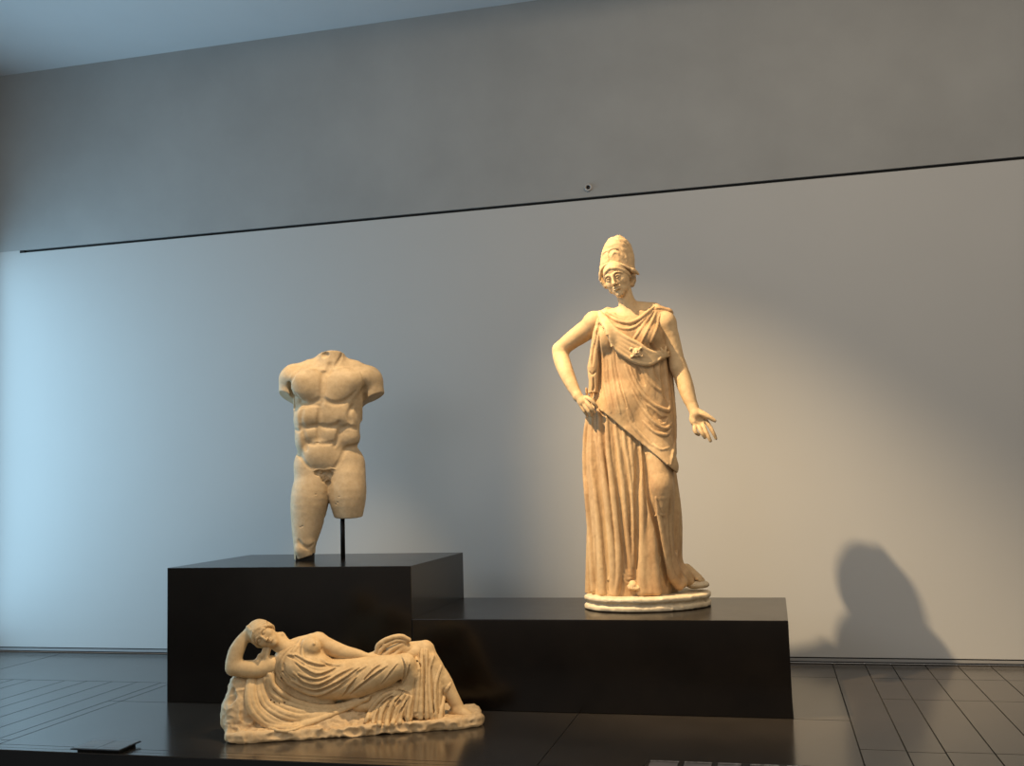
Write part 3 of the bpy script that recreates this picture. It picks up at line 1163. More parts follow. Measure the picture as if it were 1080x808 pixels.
    F = [
        ([(620, 436), (617.6, 460), (617.2, 484), (618.4, 508), (620.5, 535), (623, 565), (624.5, 595), (626, 623)], [2.6, 3.2, 3.2, 3.4], -.1),
        ([(624.8, 438), (623.5, 460), (624, 490), (627.6, 520), (631, 550), (633.2, 580), (634.6, 605), (635.5, 625)], [2.0, 3.2, 4.2, 4.6], .1),
        ([(632, 440), (633.4, 470), (637.6, 505), (641.6, 540), (645, 575), (647, 605), (646.5, 626)], [3, 3.8, 4.2, 4.4], .1),
        ([(640, 447), (641.5, 475), (645.8, 510), (649.8, 545), (652.8, 580), (652.5, 608), (649, 627)], [3, 3.6, 4, 4.2], .1),
        ([(649.8, 455), (652.6, 480), (657, 512), (660.6, 550), (664, 585), (666.5, 606)], [2.2, 3, 3, 2.6], .3),
        ([(658.6, 465), (662.6, 490), (666.2, 520), (668.6, 550), (668.5, 575), (667, 598)], [2.4, 3, 2.8, 2.2], .35),
        ([(665.4, 470), (667, 490), (669.8, 515), (670.4, 535)], [2.4, 2.6, 2], .5),
        ([(675.8, 478), (676.6, 505), (677.8, 535), (677.5, 565), (676.5, 595), (676.5, 626)], [2.0, 3.4, 4.0, 4.8], -.1),
        ([(682, 505), (684, 530), (686, 560), (687.5, 590), (690, 624)], [2.2, 3.6, 4.6, 5.6], -.1),
        ([(692, 525), (696, 550), (701, 580), (707, 605), (716, 618)], [3.0, 4.2, 4.6, 5.2], .1),
        ([(716, 545), (714.5, 570), (714, 592), (721, 608)], [1.4, 2, 2, 2], .6),
    ]
    for pts, r, sink in F:
        if pts[0][1] < 520:
            pts = [(pts[0][0] - 1.5, pts[0][1] - 26)] + pts
            r = [r[0] * .5] + r
        elif pts[0][1] < 545:
            r = [0.8] + r
        D.ridge(pts, r, 1.2, sink, taper=False)
    # flat panel of cloth falling in front of the feet
    for x in (676, 681, 686, 691, 694):
        D.chain([P(x * .45 + 684 * .55, 538, 24), P(x * .6 + 684 * .4, 580, 29), P(x, 624.5, 33)], [2.0, 3.4, 4.0], 3)
    for pts, r in [([(626.6, 466), (629, 490), (632, 515), (636, 545), (639.4, 587), (641, 622)], [1.8, 2.7, 2.7, 2.4]),
                   ([(644.6, 447), (648.4, 476), (652, 516), (655.5, 553), (659.5, 588), (662.5, 604)], [1.4, 2.2, 2.6, 2.6]),
                   ([(655.4, 472), (661, 500), (664, 530), (664.5, 565)], [1.5, 1.8, 1.2]),
                   ([(671.4, 470), (673, 492), (671.5, 520), (671.5, 560), (672, 600)], [3.2, 3.8, 2.4, 2.6]),
                   ([(679.5, 478), (683, 507), (687, 530), (693.6, 561), (699.5, 592), (704, 618)], [3.0, 3.2, 3.2, 2.8]),
                   ([(627.6, 565), (628, 590), (628.6, 620)], [1.2, 2.0, 2.0]),
                   ([(637, 450), (638.5, 480), (642, 515)], [.8, 1.0, .8]),
                   ([(680.5, 585), (679, 605), (682, 625)], [1.0, 1.2, 1.2]),
                   ([(707, 525), (706.5, 560), (709, 590)], [1.2, 1.6, 1.6]),
                   ]:
        D.groove(pts, r, 1.0, 0.3)
    for pts in [[(641, 612), (645, 606), (648, 596)], [(656, 604), (662, 611), (669, 608)], [(657, 609), (663, 616), (670, 613)],
                [(676, 600), (681, 590), (690, 585)], [(690, 545), (695, 542), (700, 544)], [(688, 606), (694, 598), (697, 588)]]:
        D.ridge(pts, 1.3, 1.5, .4)
    # back and sides: plain vertical folds
    for i, a in enumerate(np.linspace(0.05, 0.95, 13)):
        x = 620 + a * 92
        dd = -24 * math.sin(math.pi * a) - 2
        D.chain([P(x, 400, dd * .8), P(x, 500, dd), P(x + (a - .5) * 6, 626, dd * 1.12)], [3, 4.5, 5.2], 1.2)
    # broken hem line, trimmed level on the base
    D.cut(P(684, 626.5, 10), (0, 0.02, -1), 0.5)
    fringe = [(700, 448), (700, 449)]
    D.warp(lambda X, Y, Z: 0.18 * vnoise(X * 0.22, Y * 0.22, Z * 0.10, 21) + 0.12 * vnoise(X * 0.6, Y * 0.6, Z * 0.3, 22),
           np.full(3, -500), np.full(3, 500))
    fr.put(D, 'skirt', M_ath, root, 0.62)

    # ------------------------------- peplos: bodice and diagonal overfold
    E = Clay(fr)
    loft(E, [(326, 641, 690, -8, 12), (331, 633, 698, -6, 16), (340, 628, 700, -4, 19), (352, 626.5, 702, -1, 20), (368, 627, 702.5, -1, 20.5),
             (385, 627, 704, -1, 20), (402, 627, 706, 0, 20.5), (418, 624.5, 709, 0, 22.5), (435, 621, 711, 0, 24.5), (455, 618, 711.5, 1, 26.5),
             (480, 618, 712, 2, 28), (500, 618, 712, 2, 28.5)], 2)
    E.ell(P(637, 358, 10), (10.5, 10, 13), 9)
    E.ell(P(684, 355, 12), (11.5, 11, 12), 6)
    E.cone(P(641, 330, -3), P(634, 341, -1), 6, 7.5, 4)
    E.cone(P(688, 327, -4), P(698, 337, -3), 6.5, 9, 5)
    E.cone(P(692, 328, -4), P(704, 331, -4), 6.5, 6.5, 4)
    E.cone(P(690, 326, -9), P(668, 323, -14), 7, 6, 4)
    E.ell(P(656, 428, 12), (22, 15, 26), 6)
    E.cone(P(684, 440, 8), P(699, 492, 19), 16, 16.5, 6)
    E.chain([P(699, 345, -13), P(702, 385, -12), P(705.5, 430, -8), P(707, 478, -3)], [7, 7.5, 7, 6], 4)
    # neck opening
    E.ell(P(662, 316, 7), (13.5, 22, 17.0), 1.5, 1)
    E.ell(P(656, 325, 17), (11, 14, 7.5), 2.0, 1)
    # diagonal lower edge of the overfold
    a, b = P(630, 429.5, 22), P(706, 492.5, 22)
    dv = b - a
    n = nrm((dv[2], 0, -dv[0]))
    E.cut(a, n, 1.2)
    E.freeze()
    R = [
        # swags sinking to the picture right
        ([(664, 386), (670, 402), (679, 417), (690, 427), (700, 432), (705.5, 432), (706.6, 423)], [1.4, 2.2, 2.6, 2.6], .2),
        ([(667, 412), (675, 426), (686, 441), (696, 450), (703, 452), (708, 446)], [1.2, 2.0, 2.4, 2.2], .2),
        ([(678, 444), (688, 453.5), (696, 458), (703, 458.5), (708, 452)], [1.2, 2, 2.4, 1.8], .2),
        ([(661, 432), (666, 446), (676, 458), (688, 470)], [1.2, 2, 1.6], .5),
        ([(652, 395), (656, 412), (662, 430), (668, 444)], [1.2, 1.8, 1.6], .5),
        ([(659, 385), (666, 402), (676, 420)], [1.2, 1.8, 1.4], .5),
        ([(644, 376), (646, 395), (649, 415), (654, 436)], [1.2, 1.8, 1.6], .5),
        ([(636, 372), (637, 395), (639, 415), (644, 435)], [1.2, 1.8, 1.5], .5),
        ([(678, 388), (684, 400), (693, 410), (699, 413)], [1.4, 2, 1.6], .4),
        ([(706.5, 385), (709, 410), (711.5, 440), (711.5, 465), (707.5, 490)], [2, 3, 3, 2.6], .3),
        ([(688, 468), (697, 474), (706, 472)], [1.2, 1.6, 1.2], .5),
        # neckline and shoulder pleats
        ([(637, 328), (642.5, 333), (651.5, 338.2), (664, 340.5), (675, 336), (684, 328.5), (690, 323.5)], [1.6, 2.2, 2.4, 2.2], .0),
        ([(637, 334), (646, 342), (657, 346.5), (667, 346), (677, 339), (687, 328)], [1.2, 1.9, 1.9, 1.6], .2),
        ([(689, 328), (682, 338), (674, 350), (668, 358)], [1.4, 1.8, 1.4], .3),
        ([(692, 329), (687, 340), (680, 354), (676, 363)], [1.4, 1.8, 1.4], .3),
        ([(696, 331), (693, 345), (689, 356), (684, 368)], [1.4, 1.9, 1.6], .3),
        ([(701, 331), (702, 345), (702.5, 360), (701, 372)], [1.8, 2.4, 2.2], .2),
        ([(690.5, 325.5), (697, 325), (704, 326.5), (709, 329)], [1.6, 1.8, 1.6], .2),
        ([(633, 333), (630.5, 342), (629, 352)], [2.4, 2.4, 2.0], .2),
    ]
    for pts, r, sink in R:
        E.ridge(pts, r, 1.0, sink)
    for pts, r in [([(648.6, 370), (650, 387), (655, 410), (661, 430)], [.8, 1.2, .8]),
                   ([(672, 387), (676, 400), (680, 407)], [2.2, 3.0, 1.6]),
                   ([(682, 428), (690, 437), (698, 443), (704, 440)], [2.0, 4.0, 3.8, 2.0]),
                   ([(698, 378), (700, 396), (702, 412), (703.5, 424)], [3.0, 4.6, 4.6, 2.8]),
                   ([(689, 385), (693, 396), (698, 404)], [1.4, 2.2, 1.4]),
                   ([(641, 380), (642.5, 405), (648, 430)], [.7, 1.0, .7]),
                   ([(684, 445), (692, 453), (700, 455.5)], [.9, 1.2, .8]),
                   ([(633, 364), (633, 390), (633.5, 415)], [1.4, 1.8, 1.6]),
                   ([(686, 362), (689, 368), (693, 371)], [2.0, 2.4, 1.6])]:
        E.groove(pts, r, 0.9, 0.3)
    # edge of the overfold, thickened, with the little weight at its tip
    E.ridge([(632, 430.5), (644.5, 443), (659.5, 457.5), (673, 469), (687, 479), (704, 490)], 1.2, 1.2, .6, taper=False)
    E.cone(P(705.5, 489, 25), P(705.8, 496, 24), 2.0, 1.6, 1)
    # armhole cloth hanging at the picture left
    loft(E, [(334, 630, 638, 7, 4), (350, 625.5, 635, 8, 5), (370, 622.5, 633, 9, 5), (387, 619.5, 632, 10, 5), (393, 620, 631.5, 10, 5),
             (402, 621, 631, 11, 4.5), (414.5, 620.3, 630.5, 11.5, 4)], 1.2)
    for pts, r in [([(633, 338), (629, 355), (625.5, 372), (624.5, 386)], [1.0, 1.4, 1.6]), ([(621.5, 392), (625, 395), (629, 391)], [1.0, 1.2, 1.0]),
                   ([(626, 398), (626.5, 406), (625.5, 413)], [1.2, 1.5, 1.6]), ([(631.8, 352), (632.3, 380), (631.5, 412)], [1.2, 1.5, 1.3])]:
        n_ = E.nbase
        E.nbase = None
        E.groove(pts, r, 0.7, 0.1)
        E.nbase = n_
    # back of the mantle
    for i, aa in enumerate(np.linspace(0.05, 0.95, 11)):
        x = 630 + aa * 76
        dd = -20 * math.sin(math.pi * aa) - 3
        E.chain([P(664 + (aa - .5) * 50, 332, dd * .6), P(x, 400, dd), P(x, 470 + 12 * aa, dd * 1.2)], [3, 4, 4.5], 1.2)
    E.warp(lambda X, Y, Z: 0.18 * vnoise(X * 0.22, Y * 0.22, Z * 0.12, 31) + 0.1 * vnoise(X * 0.6, Y * 0.6, Z * 0.3, 32),
           np.full(3, -500), np.full(3, 500))
    fr.put(E, 'overfold', M_ath, root, 0.6)

    # --------------------------------------------------------------- aegis
    A_ = Clay(fr)
    A_.ops = list(E.ops[:E.nbase])
    A_.nbase = E.nbase
    A2 = Clay(fr)
    up_ = smooth_line([(633.5, 331), (640, 338), (648, 348), (662, 357.5), (674, 363.5), (683, 370), (690, 372.5), (699, 371.5)], 4)
    lo_ = smooth_line([(634.5, 338), (640, 349), (647, 364), (657, 373.5), (671, 382.0), (684, 384.5), (693, 379.5), (701, 375)], 4)
    for t in np.linspace(0, 1, 5):
        pts = up_ * (1 - t) + lo_ * t
        Pq = A_.surf(pts, 1.4)
        A2.tube(list(Pq), 2.6, 2.2)
    Pq = A_.surf(lo_, 2.4)
    A2.tube(list(Pq), 1.8, 0.8)
    Pq = A_.surf(up_, 2.6)
    A2.tube(list(Pq), 1.5, 0.8)
    A2.freeze()
    c = A_.surf([(671, 372.5)], 4.5)[0]
    A2.ell(c, (4.4, 3.0, 4.8), 1.2)                      # little mask boss in the middle
    for m in (-1, 1):
        A2.ell(c + [m * 1.5, -3.0, .8], (.9, .8, .7), .3, 1)
        A2.chain([c + [m * 3, -.5, 3], c + [m * 5, -.5, 5], c + [m * 6.5, 0, 3]], [1.3, 1.1, .7], .6)
        A2.chain([c + [m * 3.5, -.5, -3], c + [m * 5.5, -.5, -4.5], c + [m * 6, 0, -2.5]], [1.2, 1.0, .6], .6)
    A2.tube([c + [-1.5, -2.6, -2.2], c + [1.5, -2.6, -2.2]], .6, .3, 1)
    A2.cone(c + [0, -2.6, 1], c + [0, -3.4, -.6], .6, .9, .5)
    for x, y, ex, ey in [(698, 374, 695, 367), (699, 374, 700, 366), (701, 374.5, 705, 369), (701, 376, 706, 376), (696, 377, 692, 382)]:
        p0, p1 = A_.surf([(x, y), (ex, ey)], 3.0)
        A2.chain([p0, (p0 + p1) / 2 + [0, -1.5, 0], p1], [1.6, 1.4, .9], .8)
    for i, t in enumerate(np.linspace(0.04, 0.30, 4)):
        j = int(t * (len(lo_) - 1))
        p = A_.surf([tuple(lo_[j])], 2.5)[0]
        A2.chain([p, p + [-2.2, -1.4, -1.6], p + [-3.0, -1.0, 1.0]], [1.1, 1.0, .6], .6)
    fr.put(A2, 'breast_band', M_ath_skin, root, 0.55)

    # ---------------------------------------------------------------- feet
    def foot(T, heel, toe, d0, d1):
        a, b = P(heel[0], heel[1], d0), P(toe[0], toe[1], d1)
        T.cone(a + [0, 0, 3], b, 6.5, 4.2, 3)
        dv = nrm(b - a)
        pv = np.array([dv[1], -dv[0], 0])
        for i in range(5):
            o = (i - 2) * 2.3
            L = (4.4, 4.8, 4.4, 3.6, 2.8)[i] + 1
            st = b + pv * o - dv * 1.5 - [0, 0, .5]
            T.chain([st, st + dv * L * .6 + [0, 0, .6], st + dv * L - [0, 0, .4]], [2.1, 1.7, 1.5] if i else [2.6, 2.2, 2.0], .6)
    for hl, tp, d0, d1 in (((724, 604), (737, 610), -12, -8), ((664, 610), (668, 618.5), 14, 33)):
        Ft = Clay(fr)
        foot(Ft, hl, tp, d0, d1)
        fr.put(Ft, 'foot', M_ath_skin, root, 0.5)
    # ---------------------------------------------------------------- base
    b = Clay(fr)
    ctr = P(684, 639.5, 0)

    ca, sa = math.cos(0.30), math.sin(0.30)

    def drum(rx, ry, z0, z1, k, rr=1.5, kind=0):
        def fn(X, Y, Z):
            XR_, YR_ = X * ca + Y * sa, -X * sa + Y * ca
            e = (np.sqrt((XR_ / rx) ** 2 + (YR_ / ry) ** 2) - 1) * min(rx, ry)
            wv = 0.5 * np.sin(X * .21 + Y * .1) + 0.3 * np.sin(X * .47 + 1 + Y * .3)
            dz = np.abs(Z - (z0 + z1) / 2) - (z1 - z0) / 2 + 0 * X
            qx, qz = e + rr + wv * .6 + 0 * Z, dz + rr
            return np.minimum(np.maximum(qx, qz), 0) + np.sqrt(np.maximum(qx, 0) ** 2 + np.maximum(qz, 0) ** 2) - rr
        b.add(fn, [-rx - 2, -rx - 2, z0 - 1], [rx + 2, rx + 2, z1 + 1], k, kind)
    drum(67.5, 52, 0.0, 5.6, .5, 2.0)
    drum(64.5, 49, 2.0, 12, 1.5, 1.0)
    drum(67.5, 52, 8.8, 14.2, 1.2, 2.4)
    b.ell(P(735, 616.5, -10), (13, 11, 4.5), 3)
    b.freeze()
    rr = random.Random(3)
    for i in range(26):
        an = rr.uniform(math.pi, 2 * math.pi)
        ex, ey = 67 * math.cos(an), 51.5 * math.sin(an)
        b.ell([ex * ca - ey * sa, ex * sa + ey * ca, rr.choice([0, 0, 0, 5.5, 9, 14])], (rr.uniform(1.5, 4.5), 1.5, rr.uniform(.6, 1.4)), .6, 1)
    b.warp(lambda X, Y, Z: 0.35 * vnoise(X * 0.13, Y * 0.13, Z * 0.2, 41) + 0.2 * vnoise(X * 0.5, Y * 0.5, Z * 0.5, 42), np.full(3, -500), np.full(3, 500))
    b.cut((0, 0, 0.5), (0, 0, -1), 0.1)
    fr.put(b, 'base', M_ath_base, root, 0.8)


if ONLY in ('', 'A'):
    build_athena()


# ===================================================== sleeping reclining woman
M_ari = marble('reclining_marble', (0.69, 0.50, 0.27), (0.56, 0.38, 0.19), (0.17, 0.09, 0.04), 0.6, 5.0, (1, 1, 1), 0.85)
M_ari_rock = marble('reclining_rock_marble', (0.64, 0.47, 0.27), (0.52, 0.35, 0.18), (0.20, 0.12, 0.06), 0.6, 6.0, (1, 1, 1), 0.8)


def build_ariadne():
    fr = Frame(375, 768, 0.0)
    P = fr.P
    root = empty('reclining_woman_statue', fr.O, fr.rz)
    tag(root, 'small marble statue of a sleeping draped woman reclining in front of the plinths', 'statue')

    # ---------------------------------------------------------------- rock
    R = Clay(fr)
    zt = 11.5

    def slab_fn(X, Y, Z):
        x0, x1 = P(237, 775, 30)[0], P(508, 775, 5)[0]
        cx, hx = (x0 + x1) / 2, (x1 - x0) / 2
        u = np.clip((X - x0) / (x1 - x0), 0, 1)
        hy = 40 - 12 * np.clip(u * 6 - 5, 0, 1) ** 2 - 4 * np.clip(1 - u * 5, 0, 1) ** 2
        qx = np.abs(X - cx) - hx + 9 + 0 * Y + 0 * Z
        qy = np.abs(Y + 1) - hy + 9 + 0 * X + 0 * Z
        qz = np.abs(Z - zt / 2) - zt / 2 + 4 + 0 * X + 0 * Y
        r2 = np.sqrt(np.maximum(qx, 0) ** 2 + np.maximum(qy, 0) ** 2) - 9 + np.minimum(np.maximum(qx, qy), 0)
        qq = r2 + 4
        return np.sqrt(np.maximum(qq, 0) ** 2 + np.maximum(qz, 0) ** 2) - 4 + np.minimum(np.maximum(qq, qz), 0)
    R.add(slab_fn, [P(237, 775, 30)[0] - 3, -46, -2], [P(508, 775, 5)[0] + 3, 46, zt + 2], 1)
    R.chain([P(263, 733, 2), P(258, 752, 4)], [18, 22], 8)
    R.cone(P(252, 727, 8), P(249, 760, 14), 11, 13, 8)
    R.ell(P(268, 745, -6), (27, 30, 30), 9)
    R.ell(P(300, 752, -4), (42, 32, 20), 8)
    R.ell(P(345, 756, -4), (55, 32, 17), 8)
    R.ell(P(400, 757, -2), (50, 32, 12), 8)
    R.ell(P(492, 767, 2), (20, 24, 8), 6)
    R.cone(P(252, 722, 6), P(276, 722, 4), 8, 9, 5)
    R.freeze()
    nR = len(R.ops)
    R.warp(lambda X, Y, Z: 1.6 * vnoise(X * 0.09, Y * 0.09, Z * 0.12, 51) + 1.0 * np.abs(vnoise(X * 0.15, Y * 0.15, Z * 0.17, 52)) * 1.6 - 0.6
           + 0.4 * vnoise(X * 0.36, Y * 0.36, Z * 0.36, 53), np.full(3, -500), np.full(3, 500))
    rr = random.Random(8)
    for i in range(60):                                     # chisel hollows along the front
        x = rr.uniform(240, 505)
        y = rr.uniform(757 if x < 330 else 764, 777) if x > 275 else rr.uniform(722, 772)
        c = R.surf([(x, y)], 0.4)[0]
        R.ell(c, (rr.uniform(3, 6), 2.6, rr.uniform(2.4, 5)), 2.4, 1)
    R.cut((0, 0, 0.1), (0, 0, -1), 0.2)
    fr.put(R, 'rock_base', M_ari_rock, root, 0.75)

    # ---------------------------------------------------------------- skin
    T = Clay(fr)
    up = nrm((-0.86, -0.02, 0.50))
    fw = np.array([0.02, -1.0, -0.04])
    fw = nrm(fw - up * fw.dot(up))
    rt = np.cross(fw, up)
    HM = np.array([rt, fw, up]).T
    s = 17.6
    c = P(276.0, 671.6, 21) - HM @ np.array([0, .70, 0]) * s
    q = carve_head(T, c, HM, s, True)
    # cheek side hair, parted waves, knot behind and curls at the neck
    T.ell(q(0, -.22, .26), np.array((.75, .82, .74)) * s, 1.2, 0, HM)
    for m in (-1, 1):
        for j, (a, b) in enumerate([(.56, .0), (.68, .10), (.78, .22), (.86, .34)]):
            T.tube([q(*p) for p in smooth3([(0, .66 - j * .16, a), (m * .30, .62 - j * .16, .44 + j * .1), (m * .55, .42 - j * .14, .16 + j * .1),
                                            (m * .68, .14 - j * .12, -.10 + j * .06), (m * .60, -.2, -.32), (m * .30, -.62, -.45)])],
                   .095 * s, .04 * s)
    T.ell(q(0, -.70, -.30), (7, 6, 6), 2)
    T.tube(smooth3([q(-.4, .0, -.35), P(278, 689, 14), P(274.5, 692, 14), P(273, 696, 13)]), 2.7, 1.2)
    T.tube(smooth3([q(-.35, .1, -.45), P(282, 690, 15), P(280, 695, 14), P(277, 699, 13)]), 2.5, 1.2)
    T.tube(smooth3([q(.60, -.1, -.3), P(295, 669, 6), P(300, 672, 6), P(303, 678, 7)]), 2.2, 1.5)
    # neck, chest
    T.chain([q(0, -.05, -.60), P(298, 682, 8), P(308, 687, 8)], [8.2, 8.5, 11], 3)
    T.ell(P(316, 691, 2), (20, 13, 14), 5)
    T.chain([P(328, 689, 4), P(348, 712, 4), P(375, 713, 3)], [12, 15, 17], 5)
    # her right arm, folded under the head
    T.chain([P(286, 702, 10), P(272, 705.5, 12), P(258, 705.5, 14), P(246.5, 704.5, 14)], [10.2, 9.4, 8.6, 7.6], 4)
    T.chain([P(246, 704, 14), P(246.5, 697, 13), P(250, 685.5, 11), P(256.5, 674, 9), P(263, 666, 9)], [7.4, 7.9, 7.8, 6.0, 4.3], 4)
    T.ell(P(268, 662, 10), (6, 4, 4.6), 2.5)
    for j, (y0, y1, d) in enumerate([(656.6, 653.0, 8), (658.4, 654.8, 11.5), (660.4, 657.4, 14.5), (662.6, 660.4, 17)]):
        T.chain([P(269, y0 + 3, d), P(274.5, y0 + 0.9, d + 2), P(280 - (j == 3) * 2, y1 + 3, d + 2)], [2.4, 2.1, 1.7], .6)
    T.chain([P(262, 662, 12), P(265, 665, 17), P(269, 664.5, 20)], [2.6, 2.2, 1.8], .8)
    # her left arm along the flank
    T.ell(P(335, 676.5, -2), (9.5, 10, 9.5), 4)
    T.chain([P(336, 677, 0), P(350, 683.5, 4), P(363, 688.5, 8), P(376, 690.5, 11), P(386, 692.5, 12)], [9.2, 8.4, 7.6, 5.8, 4.0], 3.5)
    T.ell(P(391, 693.5, 12), (6.5, 3.5, 4), 2)
    for j in range(4):
        T.chain([P(394, 691.5 + j * 1.8, 12 + j), P(399, 693 + j * 2, 13 + j), P(403, 695 + j * 2, 12 + j)], [2.0, 1.8, 1.5], .6)
    # her left shin and foot coming out of the drapery, and the other foot's toes behind
    T.chain([P(455, 700, 6), P(466, 716, 8), P(476, 734, 10), P(483.5, 746, 12)], [8.5, 9.2, 7.6, 6.0], 3)
    T.chain([P(482, 750, 12), P(491, 753.5, 17), P(498, 757.5, 21)], [6.5, 5.2, 3.6], 3)
    T.ell(P(477.5, 753, 9), (6, 5, 5.5), 3)
    for j in range(5):
        b0 = P(498.5 + j * .2, 756.5 - j * 0.9, 24 - j * 3.4)
        T.chain([b0, b0 + [3.6 - j * .3, -.8, -.2], b0 + [6.0 - j * .4, -1.0, -1.6]], [2.3 - j * .15, 2.0 - j * .12, 1.7 - j * .1], .6)
    T.chain([P(480, 747, -6), P(489, 750, -3), P(495, 752, 0)], [5, 4.5, 3], 2)
    for j in range(4):
        b0 = P(494, 750.6 - j * .3, 2 - j * 3)
        T.chain([b0, b0 + [4, -.6, -.8]], [2, 1.6], .6)
    # hip and thigh core that carries the body through the drapery
    T.chain([P(375, 712, 4), P(402, 700, 4), P(446, 688, 4), P(456, 702, 6)], [17, 14, 9, 8], 4)
    T.freeze()
    T.groove([(327, 690.5), (334, 689.5), (338, 684)], 1.1, 2, .4)
    T.warp(lambda X, Y, Z: 0.10 * vnoise(X * 0.3, Y * 0.3, Z * 0.3, 61), np.full(3, -500), np.full(3, 500))
    fr.put(T, 'body', M_ari, root, 0.5)

    # --------------------------------------------------------------- dress
    D = Clay(fr)
    D.chain([P(306, 698, 8), P(322, 706, 8), P(345, 716, 8), P(368, 715, 9), P(382, 713, 10)], [17, 23, 21.5, 21.5, 20], 6)
    D.ell(P(313.5, 705, 20), (13, 11, 12), 4)
    D.cone(P(302, 690, 6), P(318, 682, 4), 9, 8.5, 4)
    D.ell(P(315, 690, 6), (21, 16, 14), 5)
    D.cone(P(311, 683, 3), P(330, 677, 2), 8.5, 9, 5)
    D.ell(P(327.5, 682.5, 14), (11, 10, 10.5), 3)
    D.ell(P(331.0, 679.0, 22.6), (1.4, 1.4, 1.4), 1.5)
    D.ell(P(412, 735, 10), (30, 18, 14), 6)
    D.ell(P(419, 726, 12), (15, 12, 8), 4)
    D.ell(P(388, 742, 8), (26, 16, 9), 6)
    D.cone(P(284, 708, 8), P(297, 732, 12), 8.5, 9, 5)
    D.cone(P(297, 732, 10), P(345, 742, 10), 8, 8, 5)
    D.cone(P(458, 718, 8), P(464, 752, 20), 8, 5, 4)
    # nearer thigh and its tucked shin
    D.chain([P(380, 715, 14), P(404, 708, 20), P(427, 700.5, 24)], [20, 16, 10.5], 5)
    D.chain([P(428, 700, 24), P(434, 713, 22), P(430, 728, 18)], [9, 9.5, 8], 5)
    # farther thigh, raised knee
    D.chain([P(385, 708, -2), P(415, 692, 0), P(446, 685.5, 2)], [15, 12.5, 9.6], 4)
    D.ell(P(449.5, 684.5, 2), (8.2, 9, 8.8), 3)
    D.chain([P(449, 688, 4), P(460, 708, 7), P(467, 722, 9)], [9.4, 10, 9.5], 4)
    # hanging curtain of cloth over the shins and down to the rock
    for a, b, ra, rb in [((432, 724, 16), (388, 759, 30), 7, 3.2), ((432, 724, 16), (397, 761, 31), 7, 3.4), ((432, 722, 16), (407, 761.5, 32), 7, 3.6),
                         ((434, 720, 17), (419, 759.5, 33), 7, 3.8), ((437, 712, 17), (431, 757.5, 33), 7, 4), ((440, 700, 16), (441, 754, 32), 6, 4),
                         ((447, 692, 12), (450, 754, 31), 6, 4), ((455, 696, 12), (456, 755, 29), 6, 3.6), ((460, 704, 12), (462, 755, 27), 6, 3.2)]:
        D.cone(P(*a), P(*b), ra, rb, 4)
    D.ell(P(440, 738, 12), (22, 16, 18), 5)
    ref = Clay(fr)
    ref.ops = list(D.ops) + list(R.ops[:nR])
    ref.nbase = len(ref.ops)
    D.ref = ref
    # swag of mantle lying over the rock below the body
    outer = [(262, 718), (259.5, 735), (264, 753), (282, 767), (301, 771.5), (318, 767), (340, 759), (371, 745.5), (388, 737)]
    inner = [(284, 716), (286, 727), (293, 736), (304, 742), (318, 746.5), (331, 748), (346, 748), (360, 745), (388, 735)]
    ou, inn = smooth_line(outer, 4), smooth_line(inner, 4)
    for t in (0.0, .10, .24, .36, .52, .66, .84, 1.0):
        pts = ou * (1 - t) + inn * t
        Pq = ref.surf(pts, 0.2)
        rs = np.full(len(pts), 1.9 + 1.7 * abs(math.sin(t * 17))) * (1 - 0.35 * np.linspace(0, 1, len(pts)) ** 2)
        D.tube(list(Pq), list(rs), 1.0)
    for pts, r in [([(264, 716), (261.5, 735), (267, 751), (283, 764), (301, 768.5), (318, 764.5), (345, 754)], 1.7),
                   ([(268, 716), (271, 740), (279, 753), (295, 762), (310, 763), (328, 757.5)], 1.6),
                   ([(273, 718), (277, 740), (288, 752), (303, 757), (320, 756)], 1.5),
                   ([(278.5, 718), (281, 735), (290, 746), (305, 751), (325, 752.5)], 1.5)]:
        D.ridge(pts, r, 0.9, -.2)
    D.groove([(262.5, 757), (280, 769.5), (301, 774), (319, 769.5), (341, 761.5), (368, 749.5)], 1.0, .8, .2)
    # lower roll of the dress under the body and the loose bunch at its left
    D.tube(list(ref.surf(smooth_line([(285, 712), (290, 724), (300, 733), (313, 740), (331, 744.5), (350, 746), (368, 743), (386, 736.5)], 4), 1.5)), 2.6, 1.5)
    D.tube(list(ref.surf(smooth_line([(284, 722), (291, 733), (301, 740), (316, 746), (335, 749), (352, 749)], 4), 1.0)), 1.9, 1.0)
    for dx in (0, 4.6):
        D.tube(list(ref.surf([(283.5 + dx, 696), (283 + dx, 708), (283.3 + dx, 722), (284 + dx * .8, 734)], 1.2)), 1.9, .8)
    for x, y in [(286, 739), (290, 741), (295, 741.5), (300, 741)]:
        D.ell(ref.surf([(x, y)], 1.5)[0], (2.0, 2.0, 2.2), .8)
        D.ell(ref.surf([(x, y + .6)], 3.2)[0], (0.9, 1.4, 0.9), .3, 1)
